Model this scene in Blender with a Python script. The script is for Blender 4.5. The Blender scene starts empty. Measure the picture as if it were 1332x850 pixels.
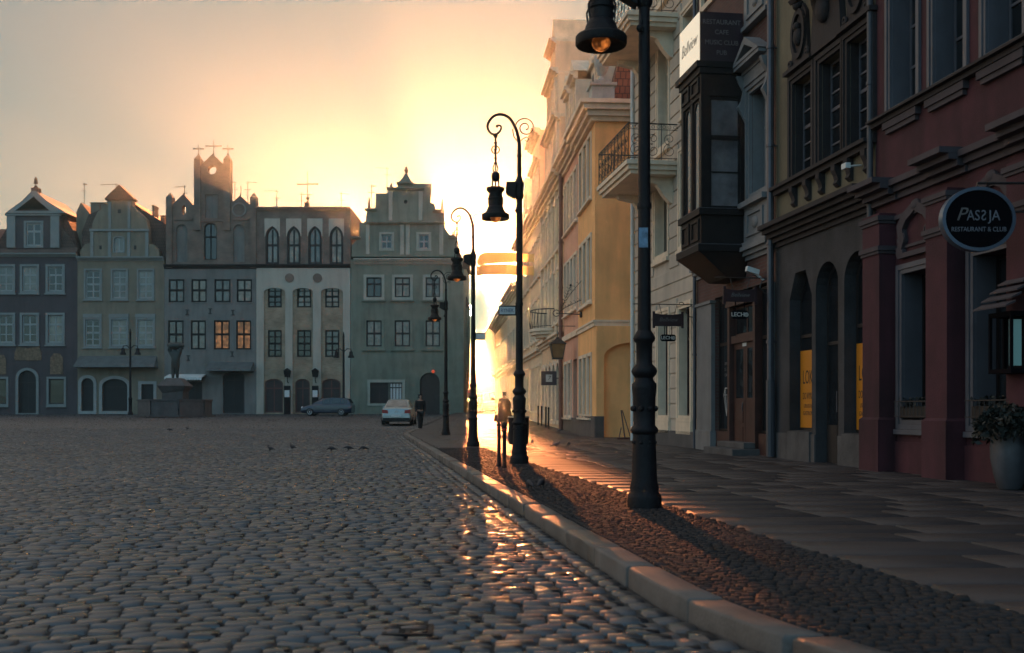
import bpy, bmesh, math, random
import numpy as np
from mathutils import Vector, Matrix
from mathutils.geometry import tessellate_polygon
random.seed(7); rng = np.random.default_rng(7)
PI = math.pi
SC = bpy.context.scene
COL = SC.collection
FPX, CX, HY, HC = 1400.0, 666.0, 533.0, 1.15     # lens and horizon of the photograph, eye height in metres

# ------------------------------------------------------------------ materials
def mat(name, color, rough=0.75, var=0.18, scale=1.2, bump=0.15, bscale=60.0, metal=0.0, spec=0.5, stain=0.0, coat=0.0, island=0.0, bdist=0.02):
    m = bpy.data.materials.new(name); m.use_nodes = True
    nt = m.node_tree; nd = nt.nodes; lk = nt.links
    b = nd['Principled BSDF']
    b.inputs['Roughness'].default_value = rough; b.inputs['Metallic'].default_value = metal
    b.inputs['Specular IOR Level'].default_value = spec; b.inputs['Coat Weight'].default_value = coat
    tc = nd.new('ShaderNodeTexCoord')
    n1 = nd.new('ShaderNodeTexNoise'); n1.inputs['Scale'].default_value = scale; n1.inputs['Detail'].default_value = 6
    n1.inputs['Roughness'].default_value = 0.65
    lk.new(tc.outputs['Object'], n1.inputs['Vector'])
    mr = nd.new('ShaderNodeMapRange'); mr.inputs['From Min'].default_value = 0.3; mr.inputs['From Max'].default_value = 0.7
    mr.inputs['To Min'].default_value = 1 - var; mr.inputs['To Max'].default_value = 1 + var
    lk.new(n1.outputs['Fac'], mr.inputs['Value'])
    val = mr.outputs['Result']
    if stain:
        mp = nd.new('ShaderNodeMapping'); mp.inputs['Scale'].default_value = (1.6, 1.6, 0.25)
        lk.new(tc.outputs['Object'], mp.inputs['Vector'])
        n2 = nd.new('ShaderNodeTexNoise'); n2.inputs['Scale'].default_value = 1.4; n2.inputs['Detail'].default_value = 5
        lk.new(mp.outputs['Vector'], n2.inputs['Vector'])
        r2 = nd.new('ShaderNodeMapRange'); r2.inputs['From Min'].default_value = 0.45; r2.inputs['From Max'].default_value = 0.75
        r2.inputs['To Min'].default_value = 1; r2.inputs['To Max'].default_value = 1 - stain
        lk.new(n2.outputs['Fac'], r2.inputs['Value'])
        mm = nd.new('ShaderNodeMath'); mm.operation = 'MULTIPLY'
        lk.new(val, mm.inputs[0]); lk.new(r2.outputs['Result'], mm.inputs[1]); val = mm.outputs[0]
    if island:
        ge = nd.new('ShaderNodeNewGeometry')
        r3 = nd.new('ShaderNodeMapRange'); r3.inputs['To Min'].default_value = 1 - island; r3.inputs['To Max'].default_value = 1 + island
        lk.new(ge.outputs['Random Per Island'], r3.inputs['Value'])
        mm = nd.new('ShaderNodeMath'); mm.operation = 'MULTIPLY'
        lk.new(val, mm.inputs[0]); lk.new(r3.outputs['Result'], mm.inputs[1]); val = mm.outputs[0]
        r4 = nd.new('ShaderNodeMapRange'); r4.inputs['To Min'].default_value = max(0.05, rough - 0.4*island); r4.inputs['To Max'].default_value = min(1, rough + 0.5*island)
        lk.new(ge.outputs['Random Per Island'], r4.inputs['Value']); lk.new(r4.outputs['Result'], b.inputs['Roughness'])
    mx = nd.new('ShaderNodeVectorMath'); mx.operation = 'SCALE'
    mx.inputs[0].default_value = color[:3]
    lk.new(val, mx.inputs['Scale']); lk.new(mx.outputs['Vector'], b.inputs['Base Color'])
    if bump:
        nb = nd.new('ShaderNodeTexNoise'); nb.inputs['Scale'].default_value = bscale; nb.inputs['Detail'].default_value = 4
        lk.new(tc.outputs['Object'], nb.inputs['Vector'])
        bp = nd.new('ShaderNodeBump'); bp.inputs['Strength'].default_value = bump; bp.inputs['Distance'].default_value = bdist
        lk.new(nb.outputs['Fac'], bp.inputs['Height']); lk.new(bp.outputs['Normal'], b.inputs['Normal'])
    return m

def brickmat(name, c1, c2, mortar, bw=0.26, bh=0.08, ms=0.012, rough=0.85, axis='xz', bumpd=0.01):
    m = bpy.data.materials.new(name); m.use_nodes = True
    nt = m.node_tree; nd = nt.nodes; lk = nt.links; b = nd['Principled BSDF']; b.inputs['Roughness'].default_value = rough
    tc = nd.new('ShaderNodeTexCoord'); sp = nd.new('ShaderNodeSeparateXYZ'); cb = nd.new('ShaderNodeCombineXYZ')
    lk.new(tc.outputs['Object'], sp.inputs[0])
    if axis == 'xz':
        ad = nd.new('ShaderNodeMath'); ad.operation = 'ADD'
        lk.new(sp.outputs['X'], ad.inputs[0]); lk.new(sp.outputs['Y'], ad.inputs[1])
        lk.new(ad.outputs[0], cb.inputs['X']); lk.new(sp.outputs['Z'], cb.inputs['Y'])
    else:
        lk.new(sp.outputs['X'], cb.inputs['X']); lk.new(sp.outputs['Y'], cb.inputs['Y'])
    br = nd.new('ShaderNodeTexBrick'); br.inputs['Scale'].default_value = 1.0
    br.inputs['Color1'].default_value = (*c1, 1); br.inputs['Color2'].default_value = (*c2, 1); br.inputs['Mortar'].default_value = (*mortar, 1)
    br.inputs['Brick Width'].default_value = bw; br.inputs['Row Height'].default_value = bh; br.inputs['Mortar Size'].default_value = ms
    br.inputs['Mortar Smooth'].default_value = 0.3; br.inputs['Bias'].default_value = -0.1
    lk.new(cb.outputs[0], br.inputs['Vector'])
    n1 = nd.new('ShaderNodeTexNoise'); n1.inputs['Scale'].default_value = 0.9; n1.inputs['Detail'].default_value = 7
    lk.new(tc.outputs['Object'], n1.inputs['Vector'])
    mr = nd.new('ShaderNodeMapRange'); mr.inputs['From Min'].default_value = 0.3; mr.inputs['From Max'].default_value = 0.7
    mr.inputs['To Min'].default_value = 0.7; mr.inputs['To Max'].default_value = 1.25
    lk.new(n1.outputs['Fac'], mr.inputs['Value'])
    mx = nd.new('ShaderNodeVectorMath'); mx.operation = 'SCALE'
    lk.new(br.outputs['Color'], mx.inputs[0]); lk.new(mr.outputs['Result'], mx.inputs['Scale'])
    lk.new(mx.outputs['Vector'], b.inputs['Base Color'])
    bp = nd.new('ShaderNodeBump'); bp.inputs['Strength'].default_value = 0.6; bp.inputs['Distance'].default_value = bumpd; bp.invert = True
    lk.new(br.outputs['Fac'], bp.inputs['Height']); lk.new(bp.outputs['Normal'], b.inputs['Normal'])
    return m

def emit(name, color, strength, noise=0):
    m = bpy.data.materials.new(name); m.use_nodes = True
    nd = m.node_tree.nodes; lk = m.node_tree.links; b = nd['Principled BSDF']
    b.inputs['Base Color'].default_value = (color[0]*.3, color[1]*.3, color[2]*.3, 1); b.inputs['Roughness'].default_value = 0.3
    b.inputs['Emission Color'].default_value = (*color, 1); strength *= ES; b.inputs['Emission Strength'].default_value = strength
    if noise:
        tc = nd.new('ShaderNodeTexCoord'); n = nd.new('ShaderNodeTexNoise'); n.inputs['Scale'].default_value = noise
        lk.new(tc.outputs['Object'], n.inputs['Vector'])
        mr = nd.new('ShaderNodeMapRange'); mr.inputs['From Min'].default_value = 0.42; mr.inputs['From Max'].default_value = 0.68
        mr.inputs['To Min'].default_value = 0.05*strength; mr.inputs['To Max'].default_value = strength
        lk.new(n.outputs['Fac'], mr.inputs['Value']); lk.new(mr.outputs['Result'], b.inputs['Emission Strength'])
    return m

def glassmat(name, color=(0.012, 0.014, 0.017), rough=0.04, wob=0.05):
    m = mat(name, color, rough, 0.5, 1.5, 0, spec=0.8)
    nd = m.node_tree.nodes; lk = m.node_tree.links; b = nd['Principled BSDF']
    n = nd.new('ShaderNodeTexNoise'); n.inputs['Scale'].default_value = 1.6
    tc = nd.new('ShaderNodeTexCoord'); lk.new(tc.outputs['Object'], n.inputs['Vector'])
    bp = nd.new('ShaderNodeBump'); bp.inputs['Strength'].default_value = wob; bp.inputs['Distance'].default_value = 0.2
    lk.new(n.outputs['Fac'], bp.inputs['Height']); lk.new(bp.outputs['Normal'], b.inputs['Normal'])
    return m

M = {}
def defmats():
    M['glass'] = glassmat('window_glass')
    M['glass_curtain'] = glassmat('curtained_glass', (0.09, 0.09, 0.085), 0.08)
    M['glass_pale'] = glassmat('pale_blind_glass', (0.20, 0.175, 0.14), 0.25)
    M['lit'] = emit('warm_reflection_glow', (1.0, 0.40, 0.14), 0.04, 3.4)  # warm reflections in the panes imitated by patchy emission
    M['iron'] = mat('black_cast_iron', (0.009, 0.007, 0.009), 0.58, 0.3, 8, 0.25, 40, spec=0.22)
    M['iron2'] = mat('wrought_iron', (0.025, 0.02, 0.02), 0.5, 0.2, 8, 0.0)
    M['zinc'] = mat('zinc_pipe', (0.085, 0.085, 0.1), 0.45, 0.2, 2, 0.05, metal=0.6)
    M['darkpipe'] = mat('dark_pipe', (0.05, 0.05, 0.06), 0.5, 0.2, 2, 0)
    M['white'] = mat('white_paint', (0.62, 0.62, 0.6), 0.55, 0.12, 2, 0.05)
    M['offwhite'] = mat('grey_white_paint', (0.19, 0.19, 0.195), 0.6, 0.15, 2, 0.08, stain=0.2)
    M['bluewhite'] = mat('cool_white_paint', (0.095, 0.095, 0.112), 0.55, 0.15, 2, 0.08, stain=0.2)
    M['stone'] = mat('pale_stone', (0.42, 0.40, 0.36), 0.8, 0.2, 2.5, 0.3, 30, stain=0.25)
    M['plinth'] = mat('plinth_stone', (0.085, 0.076, 0.075), 0.85, 0.3, 2.0, 0.4, 20, stain=0.3)
    M['cream'] = mat('cream_stucco', (0.50, 0.42, 0.34), 0.85, 0.14, 0.8, 0.2, 40, stain=0.25)
    M['creamtrim'] = mat('cream_trim', (0.76, 0.60, 0.44), 0.7, 0.12, 2, 0.1, stain=0.2)
    M['yellow'] = mat('ochre_stucco', (0.92, 0.47, 0.18), 0.85, 0.14, 0.7, 0.25, 40, stain=0.22)
    M['pink'] = mat('pink_stucco', (0.70, 0.35, 0.23), 0.85, 0.12, 0.7, 0.2, 40, stain=0.2)
    M['peach'] = mat('peach_stucco', (0.80, 0.54, 0.33), 0.85, 0.14, 0.7, 0.2, 40, stain=0.2)
    M['sand'] = mat('sand_stucco', (0.78, 0.58, 0.38), 0.85, 0.14, 0.7, 0.2, 40, stain=0.2)
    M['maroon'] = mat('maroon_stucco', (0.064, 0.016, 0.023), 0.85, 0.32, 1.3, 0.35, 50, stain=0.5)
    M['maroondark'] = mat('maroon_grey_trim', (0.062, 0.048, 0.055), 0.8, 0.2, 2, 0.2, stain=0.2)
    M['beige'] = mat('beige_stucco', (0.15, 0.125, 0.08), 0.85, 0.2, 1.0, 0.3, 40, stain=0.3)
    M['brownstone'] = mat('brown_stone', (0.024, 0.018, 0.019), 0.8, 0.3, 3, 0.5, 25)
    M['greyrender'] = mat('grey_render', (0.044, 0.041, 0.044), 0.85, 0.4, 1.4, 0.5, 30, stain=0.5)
    M['darkwood'] = mat('dark_stained_wood', (0.011, 0.007, 0.007), 0.6, 0.35, 3, 0.15, 20, spec=0.25)
    M['redwood'] = mat('red_brown_wood', (0.055, 0.02, 0.015), 0.5, 0.35, 3, 0.15, 20)
    M['brickred'] = brickmat('dull_red_brick', (0.11, 0.042, 0.034), (0.085, 0.034, 0.03), (0.09, 0.07, 0.06))
    M['tile'] = brickmat('red_roof_tiles', (0.30, 0.115, 0.07), (0.22, 0.085, 0.055), (0.09, 0.04, 0.03), 0.2, 0.28, 0.02)
    M['tiledark'] = brickmat('old_roof_tiles', (0.13, 0.065, 0.05), (0.09, 0.05, 0.04), (0.04, 0.025, 0.02), 0.2, 0.28, 0.02)
    M['shop_dark'] = mat('dark_interior', (0.01, 0.009, 0.01), 0.6, 0.3, 2, 0)
    M['signblack'] = mat('sign_black', (0.005, 0.004, 0.006), 0.85, 0.15, 3, 0, spec=0.06)
    M['signwhite'] = mat('gloss_white_sign', (0.8, 0.78, 0.74), 0.18, 0.04, 3, 0, spec=0.8, coat=1.0)
    M['letter'] = mat('pale_lettering', (0.55, 0.5, 0.46), 0.5, 0.05, 3, 0)
    M['letterdim'] = mat('dull_lettering', (0.15, 0.13, 0.125), 0.5, 0.1, 3, 0)
    M['posteryellow'] = mat('yellow_poster', (0.56, 0.20, 0.012), 0.45, 0.06, 1, 0)
    M['ink'] = mat('black_ink', (0.015, 0.012, 0.012), 0.6, 0.1, 3, 0)
    M['paper'] = mat('paper', (0.6, 0.62, 0.62), 0.7, 0.05, 5, 0)
    M['tilefar'] = brickmat('haze_dulled_tiles', (0.12, 0.078, 0.062), (0.10, 0.066, 0.055), (0.05, 0.035, 0.03), 0.2, 0.28, 0.02)  # distance haze put into the colour: tiles less red on this row
    M['farwhite'] = mat('haze_dulled_sash', (0.27, 0.28, 0.275), 0.6, 0.15, 2, 0.05)  # sash white darkened to carry the far row's hazy low contrast
    # far row
    M['a_wall'] = mat('plum_stucco', (0.074, 0.060, 0.064), 0.85, 0.2, 0.4, 0.1, 20, stain=0.25)
    M['b_wall'] = mat('olive_brown_stucco', (0.20, 0.168, 0.125), 0.85, 0.2, 0.4, 0.1, 20, stain=0.25)
    M['c_wall'] = mat('grey_stucco', (0.175, 0.17, 0.16), 0.85, 0.2, 0.4, 0.1, 20, stain=0.25)
    M['c_brick'] = brickmat('gothic_brick', (0.155, 0.11, 0.088), (0.19, 0.14, 0.112), (0.17, 0.15, 0.13), 0.3, 0.1)
    M['d_white'] = mat('limewash', (0.40, 0.375, 0.32), 0.85, 0.1, 0.5, 0.1, 20, stain=0.2)
    M['d_brick'] = brickmat('pale_brick', (0.27, 0.20, 0.13), (0.34, 0.26, 0.18), (0.3, 0.27, 0.22), 0.34, 0.12, 0.015)
    M['e_wall'] = mat('green_grey_stucco', (0.175, 0.20, 0.16), 0.85, 0.25, 0.5, 0.15, 20, stain=0.3)
    M['e_trim'] = mat('pale_green_trim', (0.33, 0.35, 0.30), 0.8, 0.15, 1, 0.1, stain=0.2)
    M['greentrim'] = mat('grey_green_trim', (0.20, 0.215, 0.21), 0.75, 0.12, 1, 0.05)
    M['fresco'] = mat('faded_fresco', (0.17, 0.115, 0.075), 0.85, 0.6, 5, 0)
    M['darkdoor'] = mat('dark_door', (0.03, 0.02, 0.02), 0.55, 0.3, 2, 0.1)
    M['reddoor'] = mat('red_brown_door', (0.1, 0.035, 0.03), 0.55, 0.3, 2, 0.1)
    M['copper'] = mat('slate_pent_roof', (0.09, 0.10, 0.10), 0.7, 0.3, 2, 0.2, 20)

# ------------------------------------------------------------------ mesh builder
def sub(a, b): return (a[0]-b[0], a[1]-b[1], a[2]-b[2])
class MB:
    def __init__(s, off=(0, 0, 0)): s.v = []; s.f = []; s.off = off
    def add(s, vs, fs):
        n = len(s.v); s.v += [tuple(v) for v in vs]; s.f += [tuple(i+n for i in f) for f in fs]; return s
    def box(s, x0, x1, y0, y1, z0, z1):
        vs = [(x, y, z) for z in (z0, z1) for y in (y0, y1) for x in (x0, x1)]
        return s.add(vs, [(0,2,3,1), (4,5,7,6), (0,1,5,4), (2,6,7,3), (0,4,6,2), (1,3,7,5)])
    def hexa(s, p):   # 8 points: bottom 4 then top 4
        return s.add(p, [(3,2,1,0), (4,5,6,7), (0,1,5,4), (1,2,6,5), (2,3,7,6), (3,0,4,7)])
    def poly(s, loop, y0, y1, holes=(), rev=None, back=True):
        """outline in x,z with its front at y0, sides running back to y1, holes with reveals to rev"""
        loops = [list(loop)] + [list(h) for h in holes]
        flat = [p for l in loops for p in l]
        tris = tessellate_polygon([[Vector((p[0], p[1], 0)) for p in l] for l in loops])
        s.add([(p[0], y0, p[1]) for p in flat], [tuple(t) for t in tris])
        if back:
            tb = tessellate_polygon([[Vector((p[0], p[1], 0)) for p in loop]]) if (rev is not None or not holes) else tris
            pts = loop if (rev is not None or not holes) else flat
            s.add([(p[0], y1, p[1]) for p in pts], [tuple(t) for t in tb])
        for i, l in enumerate(loops):
            ye = y1 if (i == 0 or rev is None) else rev
            n = len(l)
            s.add([(p[0], y0, p[1]) for p in l] + [(p[0], ye, p[1]) for p in l], [(j, (j+1) % n, n+(j+1) % n, n+j) for j in range(n)])
        return s
    def ring(s, a, b, y0, y1):
        n = len(a)
        vs = [(p[0], y0, p[1]) for p in a] + [(p[0], y0, p[1]) for p in b] + [(p[0], y1, p[1]) for p in a] + [(p[0], y1, p[1]) for p in b]
        fs = []
        for j in range(n):
            k = (j+1) % n
            fs += [(j, k, n+k, n+j), (2*n+j, 3*n+j, 3*n+k, 2*n+k), (j, 2*n+j, 2*n+k, k), (n+j, n+k, 3*n+k, 3*n+j)]
        return s.add(vs, fs)
    def profile_x(s, prof, x0, x1):   # (y,z) section swept along x
        n = len(prof)
        return s.add([(x0, p[0], p[1]) for p in prof] + [(x1, p[0], p[1]) for p in prof],
                     [(j, (j+1) % n, n+(j+1) % n, n+j) for j in range(n)] + [tuple(range(n))[::-1], tuple(range(n, 2*n))])
    def lathe(s, prof, n=16, c=(0, 0, 0), sq=False):
        vs = []; fs = []
        for r, z in prof:
            for k in range(n):
                a = 2*PI*(k+.5)/n
                vs.append((c[0]+r*math.cos(a), c[1]+r*math.sin(a), c[2]+z))
        for i in range(len(prof)-1):
            for k in range(n):
                k2 = (k+1) % n
                fs.append((i*n+k, i*n+k2, (i+1)*n+k2, (i+1)*n+k))
        fs.append(tuple(range(n))[::-1]); m = (len(prof)-1)*n; fs.append(tuple(range(m, m+n)))
        return s.add(vs, fs)
    def tube(s, path, r, n=6, cap=True):
        P = [Vector(p) for p in path]; R = r if isinstance(r, (list, tuple)) else [r]*len(P)
        vs = []; fs = []
        up = None
        for i, p in enumerate(P):
            t = (P[min(i+1, len(P)-1)] - P[max(i-1, 0)]).normalized()
            if up is None:
                up = Vector((0, 1, 0)) if abs(t.y) < 0.9 else Vector((1, 0, 0))
            up = (up - t*up.dot(t)).normalized(); w = t.cross(up)
            for k in range(n):
                a = 2*PI*k/n
                vs.append(p + (up*math.cos(a) + w*math.sin(a))*R[i])
        for i in range(len(P)-1):
            for k in range(n):
                k2 = (k+1) % n
                fs.append((i*n+k, i*n+k2, (i+1)*n+k2, (i+1)*n+k))
        if cap:
            fs.append(tuple(range(n))[::-1]); m = (len(P)-1)*n; fs.append(tuple(range(m, m+n)))
        return s.add(vs, fs)
    def ball(s, c, r, n=10, sx=1, sy=1, sz=1):
        pr = [(max(1e-4, math.sin(PI*i/n)), -math.cos(PI*i/n)) for i in range(n+1)]
        t = MB().lathe(pr, n+4)
        return s.add([(c[0]+v[0]*r*sx, c[1]+v[1]*r*sy, c[2]+v[2]*r*sz) for v in t.v], t.f)
    def build(s, name, m, parent=None, smooth=False, bevel=0.0, ang=35):
        me = bpy.data.meshes.new(name)
        o = s.off
        me.from_pydata([(v[0]-o[0], v[1]-o[1], v[2]-o[2]) for v in s.v], [], s.f)
        bm = bmesh.new(); bm.from_mesh(me)
        if bevel:
            bmesh.ops.remove_doubles(bm, verts=bm.verts, dist=1e-5)
            es = [e for e in bm.edges if len(e.link_faces) == 2 and e.calc_face_angle(0) > 0.6]
            bmesh.ops.recalc_face_normals(bm, faces=bm.faces)
            try: bmesh.ops.bevel(bm, geom=es, offset=bevel, segments=2, affect='EDGES', profile=0.6, clamp_overlap=True)
            except Exception: pass
        bmesh.ops.recalc_face_normals(bm, faces=bm.faces)
        if smooth:
            for f in bm.faces: f.smooth = True
            la = math.radians(ang)
            for e in bm.edges:
                if len(e.link_faces) == 2 and e.calc_face_angle(0) > la: e.smooth = False
        bm.to_mesh(me); bm.free()
        return link(name, me, m, parent)

def link(name, me, m, parent=None):
    ob = bpy.data.objects.new(name, me); COL.objects.link(ob)
    if m is not None and len(me.materials) == 0: me.materials.append(m if not isinstance(m, str) else M[m])
    if parent is not None: ob.parent = parent
    return ob
def tag(o, label=None, cat=None, group=None, kind=None):
    if label: o['label'] = label
    if cat: o['category'] = cat
    if group: o['group'] = group
    if kind: o['kind'] = kind
    return o
def empty(name, loc=(0, 0, 0), rz=0, label=None, cat=None, group=None):
    o = bpy.data.objects.new(name, None); COL.objects.link(o); o.location = loc; o.rotation_euler = (0, 0, rz)
    return tag(o, label, cat, group)
def kids(o): return [c for c in bpy.data.objects if c.parent == o]
def copy_tree(o, parent=None, ch=None):
    c = o.copy(); COL.objects.link(c)
    if parent is not None: c.parent = parent
    for k in kids(o): copy_tree(k, c)
    return c

# ------------------------------------------------------------------ text and skinned meshes
_tm = {}
def text_mesh(body, size, ext=0.004, shear=0.0, sx=1.0, bold=0.0):
    key = (body, size, ext, shear, sx, bold)
    if key in _tm: return _tm[key]
    cu = bpy.data.curves.new('lettering', 'FONT'); cu.body = body; cu.size = size; cu.extrude = ext; cu.shear = shear
    cu.align_x = 'CENTER'; cu.align_y = 'CENTER'; cu.offset = bold; cu.resolution_u = 3
    ob = bpy.data.objects.new('lettering', cu); COL.objects.link(ob)
    dg = bpy.context.evaluated_depsgraph_get()
    me = bpy.data.meshes.new_from_object(ob.evaluated_get(dg))
    bpy.data.objects.remove(ob)
    if sx != 1.0: me.transform(Matrix.Diagonal((sx, 1, 1, 1)))
    _tm[key] = me
    return me
def text(body, size, m, parent, loc, rot=(PI/2, 0, 0), **kw):
    me = text_mesh(body, size, **kw).copy(); me.materials.clear(); me.materials.append(M[m])
    o = link('lettering', me, None, parent); o.location = loc; o.rotation_euler = rot
    return o
def skin(name, verts, edges, radii, m, parent=None, root=0, sub=1):
    me = bpy.data.meshes.new(name); me.from_pydata(verts, edges, [])
    ob = bpy.data.objects.new(name, me); COL.objects.link(ob)
    md = ob.modifiers.new('s', 'SKIN'); md.use_smooth_shade = True
    for i, sv in enumerate(me.skin_vertices[0].data):
        r = radii[i]; sv.radius = r if isinstance(r, tuple) else (r, r); sv.use_root = (i == root)
    if sub:
        sd = ob.modifiers.new('d', 'SUBSURF'); sd.levels = sub; sd.render_levels = sub
    dg = bpy.context.evaluated_depsgraph_get()
    me2 = bpy.data.meshes.new_from_object(ob.evaluated_get(dg))
    bpy.data.objects.remove(ob); me2.name = name
    for p in me2.polygons: p.use_smooth = True
    me2.materials.clear()
    return link(name, me2, m, parent)

# ------------------------------------------------------------------ facade frames
class Frame:
    """x runs to the right along a facade as one faces it, y into the wall, z up"""
    def __init__(s, O, d):
        n = math.hypot(*d); s.O = Vector(O); s.d = Vector((d[0]/n, d[1]/n)); s.y = Vector((-s.d.y, s.d.x)); s.ang = math.atan2(s.d.y, s.d.x)
    def p(s, px, py, out=0.0):
        r = Vector(((px-CX)/FPX, 1.0))
        t = (s.O.dot(s.y) - out)/r.dot(s.y)
        return ((r*t - s.O).dot(s.d), HC + t*(HY-py)/FPX)
    def x(s, px, out=0.0): return s.p(px, 0, out)[0]
    def z(s, px, py, out=0.0): return s.p(px, py, out)[1]
    def world(s, x, y=0, z=0):
        w = s.O + s.d*x + s.y*y; return (w.x, w.y, z)
    def xY(s, Y): return (Y - s.O.y)/s.d.y      # x of the facade point at depth Y
NR = Frame((8.9, 0), (0.14, -1))                # near right row
FRR = Frame((3.09, 40), (0.07, -1))             # far right row
LR = Frame((0, 95), (1, 0))                     # row closing the square

class Bld:
    def __init__(s, F, x0, z0, name, label, cat='building', group=None):
        s.F = F; s.off = (x0, 0, z0); s.root = empty(name, F.world(x0, 0, z0), F.ang, label, cat, group)
    def mb(s): return MB(s.off)
    def L(s, x, y, z): return (x-s.off[0], y-s.off[1], z-s.off[2])

def rect(x0, x1, z0, z1): return [(x0, z0), (x1, z0), (x1, z1), (x0, z1)]
def arch(x0, x1, z0, zs, z1, kind='round', n=10):
    xc = (x0+x1)/2; hw = (x1-x0)/2; l = [(x0, z0), (x1, z0)]
    if kind == 'gothic':
        for i in range(n//2+1):
            a = math.radians(60)*i/(n//2); l.append((xc-hw+2*hw*math.cos(a), zs+2*hw*math.sin(a)*(z1-zs)/(1.732*hw)))
        for i in range(n//2-1, -1, -1):
            a = math.radians(60)*i/(n//2); l.append((xc+hw-2*hw*math.cos(a), zs+2*hw*math.sin(a)*(z1-zs)/(1.732*hw)))
    elif kind == 'chamfer':
        l += [(x1, zs), (xc+hw*.45, z1), (xc-hw*.45, z1), (x0, zs)]
    else:
        for i in range(n+1):
            a = PI*i/n; l.append((xc+hw*math.cos(a), zs+(z1-zs)*math.sin(a)))
    return l
def circ(x, z, rx, rz=None, n=16):
    rz = rz or rx
    return [(x+rx*math.cos(2*PI*i/n), z+rz*math.sin(2*PI*i/n)) for i in range(n)]
def grow(l, d):
    xs = [p[0] for p in l]; zs = [p[1] for p in l]
    xc = (min(xs)+max(xs))/2; zc = (min(zs)+max(zs))/2; hw = (max(xs)-min(xs))/2; hh = (max(zs)-min(zs))/2
    return [(xc+(p[0]-xc)*(hw+d)/hw, zc+(p[1]-zc)*(hh+d)/hh) for p in l]
def bb(l):
    xs = [p[0] for p in l]; zs = [p[1] for p in l]; return min(xs), max(xs), min(zs), max(zs)

def window(B, l, y=0.18, fr=0.07, bar=0.05, cols=(0.5,), rows=(0.62,), fm='white', pm='glass', sur=None, sill=None, name='window', th=0.06, y0=0.0):
    """a window in opening l: sash bars, pane, and if asked surround (width, proud, material) and sill (overhang, depth, height, material)"""
    x0, x1, z0, z1 = bb(l); b = B.mb()
    if B.F is not NR and name == 'window' and pm in ('glass', 'glass_pale', 'glass_curtain'):     # no two windows dressed alike
        pm = random.choice(['glass', 'glass', 'glass_curtain', 'glass_pale', 'glass_half', pm, pm])
    ins = grow(l, -fr)
    b.ring(grow(l, -0.002), ins, y, y+th)
    for c in cols:
        xc = x0+(x1-x0)*c; zt = z1-fr
        if len(l) > 4:
            zt = z1 - fr - (z1-z0)*0.02
            for (pa, pb) in zip(ins, ins[1:]):
                if min(pa[0], pb[0]) <= xc <= max(pa[0], pb[0]) and min(pa[1], pb[1]) > (z0+z1)/2: zt = min(pa[1], pb[1])
        b.box(xc-bar/2, xc+bar/2, y+0.004, y+th-0.004, z0+fr-0.003, zt+0.003)
    for k, r in enumerate(rows):
        zc = z0+(z1-z0)*r; bw = bar*(1.3 if k == 0 else 0.7)
        b.box(x0+fr-0.003, x1-fr+0.003, y-0.004, y+th-0.002, zc-bw/2, zc+bw/2)
    w = b.build(name, M[fm], B.root)
    p = B.mb().poly(grow(l, -fr*0.6), y+th*0.35, y+th*0.65); p.build('pane', M[pm], w)
    if sur:
        sw, pr, sm = sur
        B.mb().ring(grow(l, sw), grow(l, -0.004), y0-pr, y0+0.03).build('surround', M[sm], w)
    if sill:
        ov, d, h, sm = sill
        B.mb().box(x0-ov, x1+ov, y0-d, y0+0.02, z0-h-(sur[0] if sur else 0), z0-(sur[0] if sur else 0)-0.003).build('sill', M[sm], w, bevel=0.008)
    return w

def cornice(b, x0, x1, z, h, d, ret=0.0, steps=3, y1=0.02):
    """stepped moulding whose top is at z"""
    for i in range(steps):
        e = d*(1 - i/(steps))**1.2; zz1 = z - h*i/steps; zz0 = z - h*(i+1)/steps
        b.box(x0-ret*(e/d), x1+ret*(e/d), -e, y1+0.001*i, zz0+(0.0015 if i < steps-1 else 0), zz1)
    return b
# ------------------------------------------------------------------ ground
KERB = lambda Y: 1.93-0.138*Y + 0.085*max(0, 6.5-Y)**2           # inner edge of the kerb
VERGE = lambda Y: 3.27-0.143*Y + 0.06*max(0, 6.0-Y)**2          # outer edge of the sett verge
KBEND = 46.0
def kx(Y):                              # kerb line, bending beyond the last lamp
    Y = np.asarray(Y, float)
    return np.where(Y < KBEND, 1.93-0.138*Y + 0.085*np.maximum(0, 6.5-Y)**2, 1.93-0.138*KBEND - 0.012*(Y-KBEND))
def gz(Y): return np.maximum(0, (np.asarray(Y, float)-44))*0.0148 - np.maximum(0, (np.asarray(Y, float)-96))*0.0148
def g(Y): return float(gz(Y))
SW = 0.12                               # height of the pavement

def np_mesh(name, V, F, m, smooth=True):
    me = bpy.data.meshes.new(name)
    me.vertices.add(len(V)); me.vertices.foreach_set('co', np.asarray(V, np.float32).ravel())
    me.loops.add(F.size); me.loops.foreach_set('vertex_index', F.astype(np.int32).ravel())
    me.polygons.add(len(F)); me.polygons.foreach_set('loop_start', np.arange(0, F.size, F.shape[1], dtype=np.int32))
    if smooth: me.polygons.foreach_set('use_smooth', np.ones(len(F), bool))
    me.update(); me.validate()
    return link(name, me, m)

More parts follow.
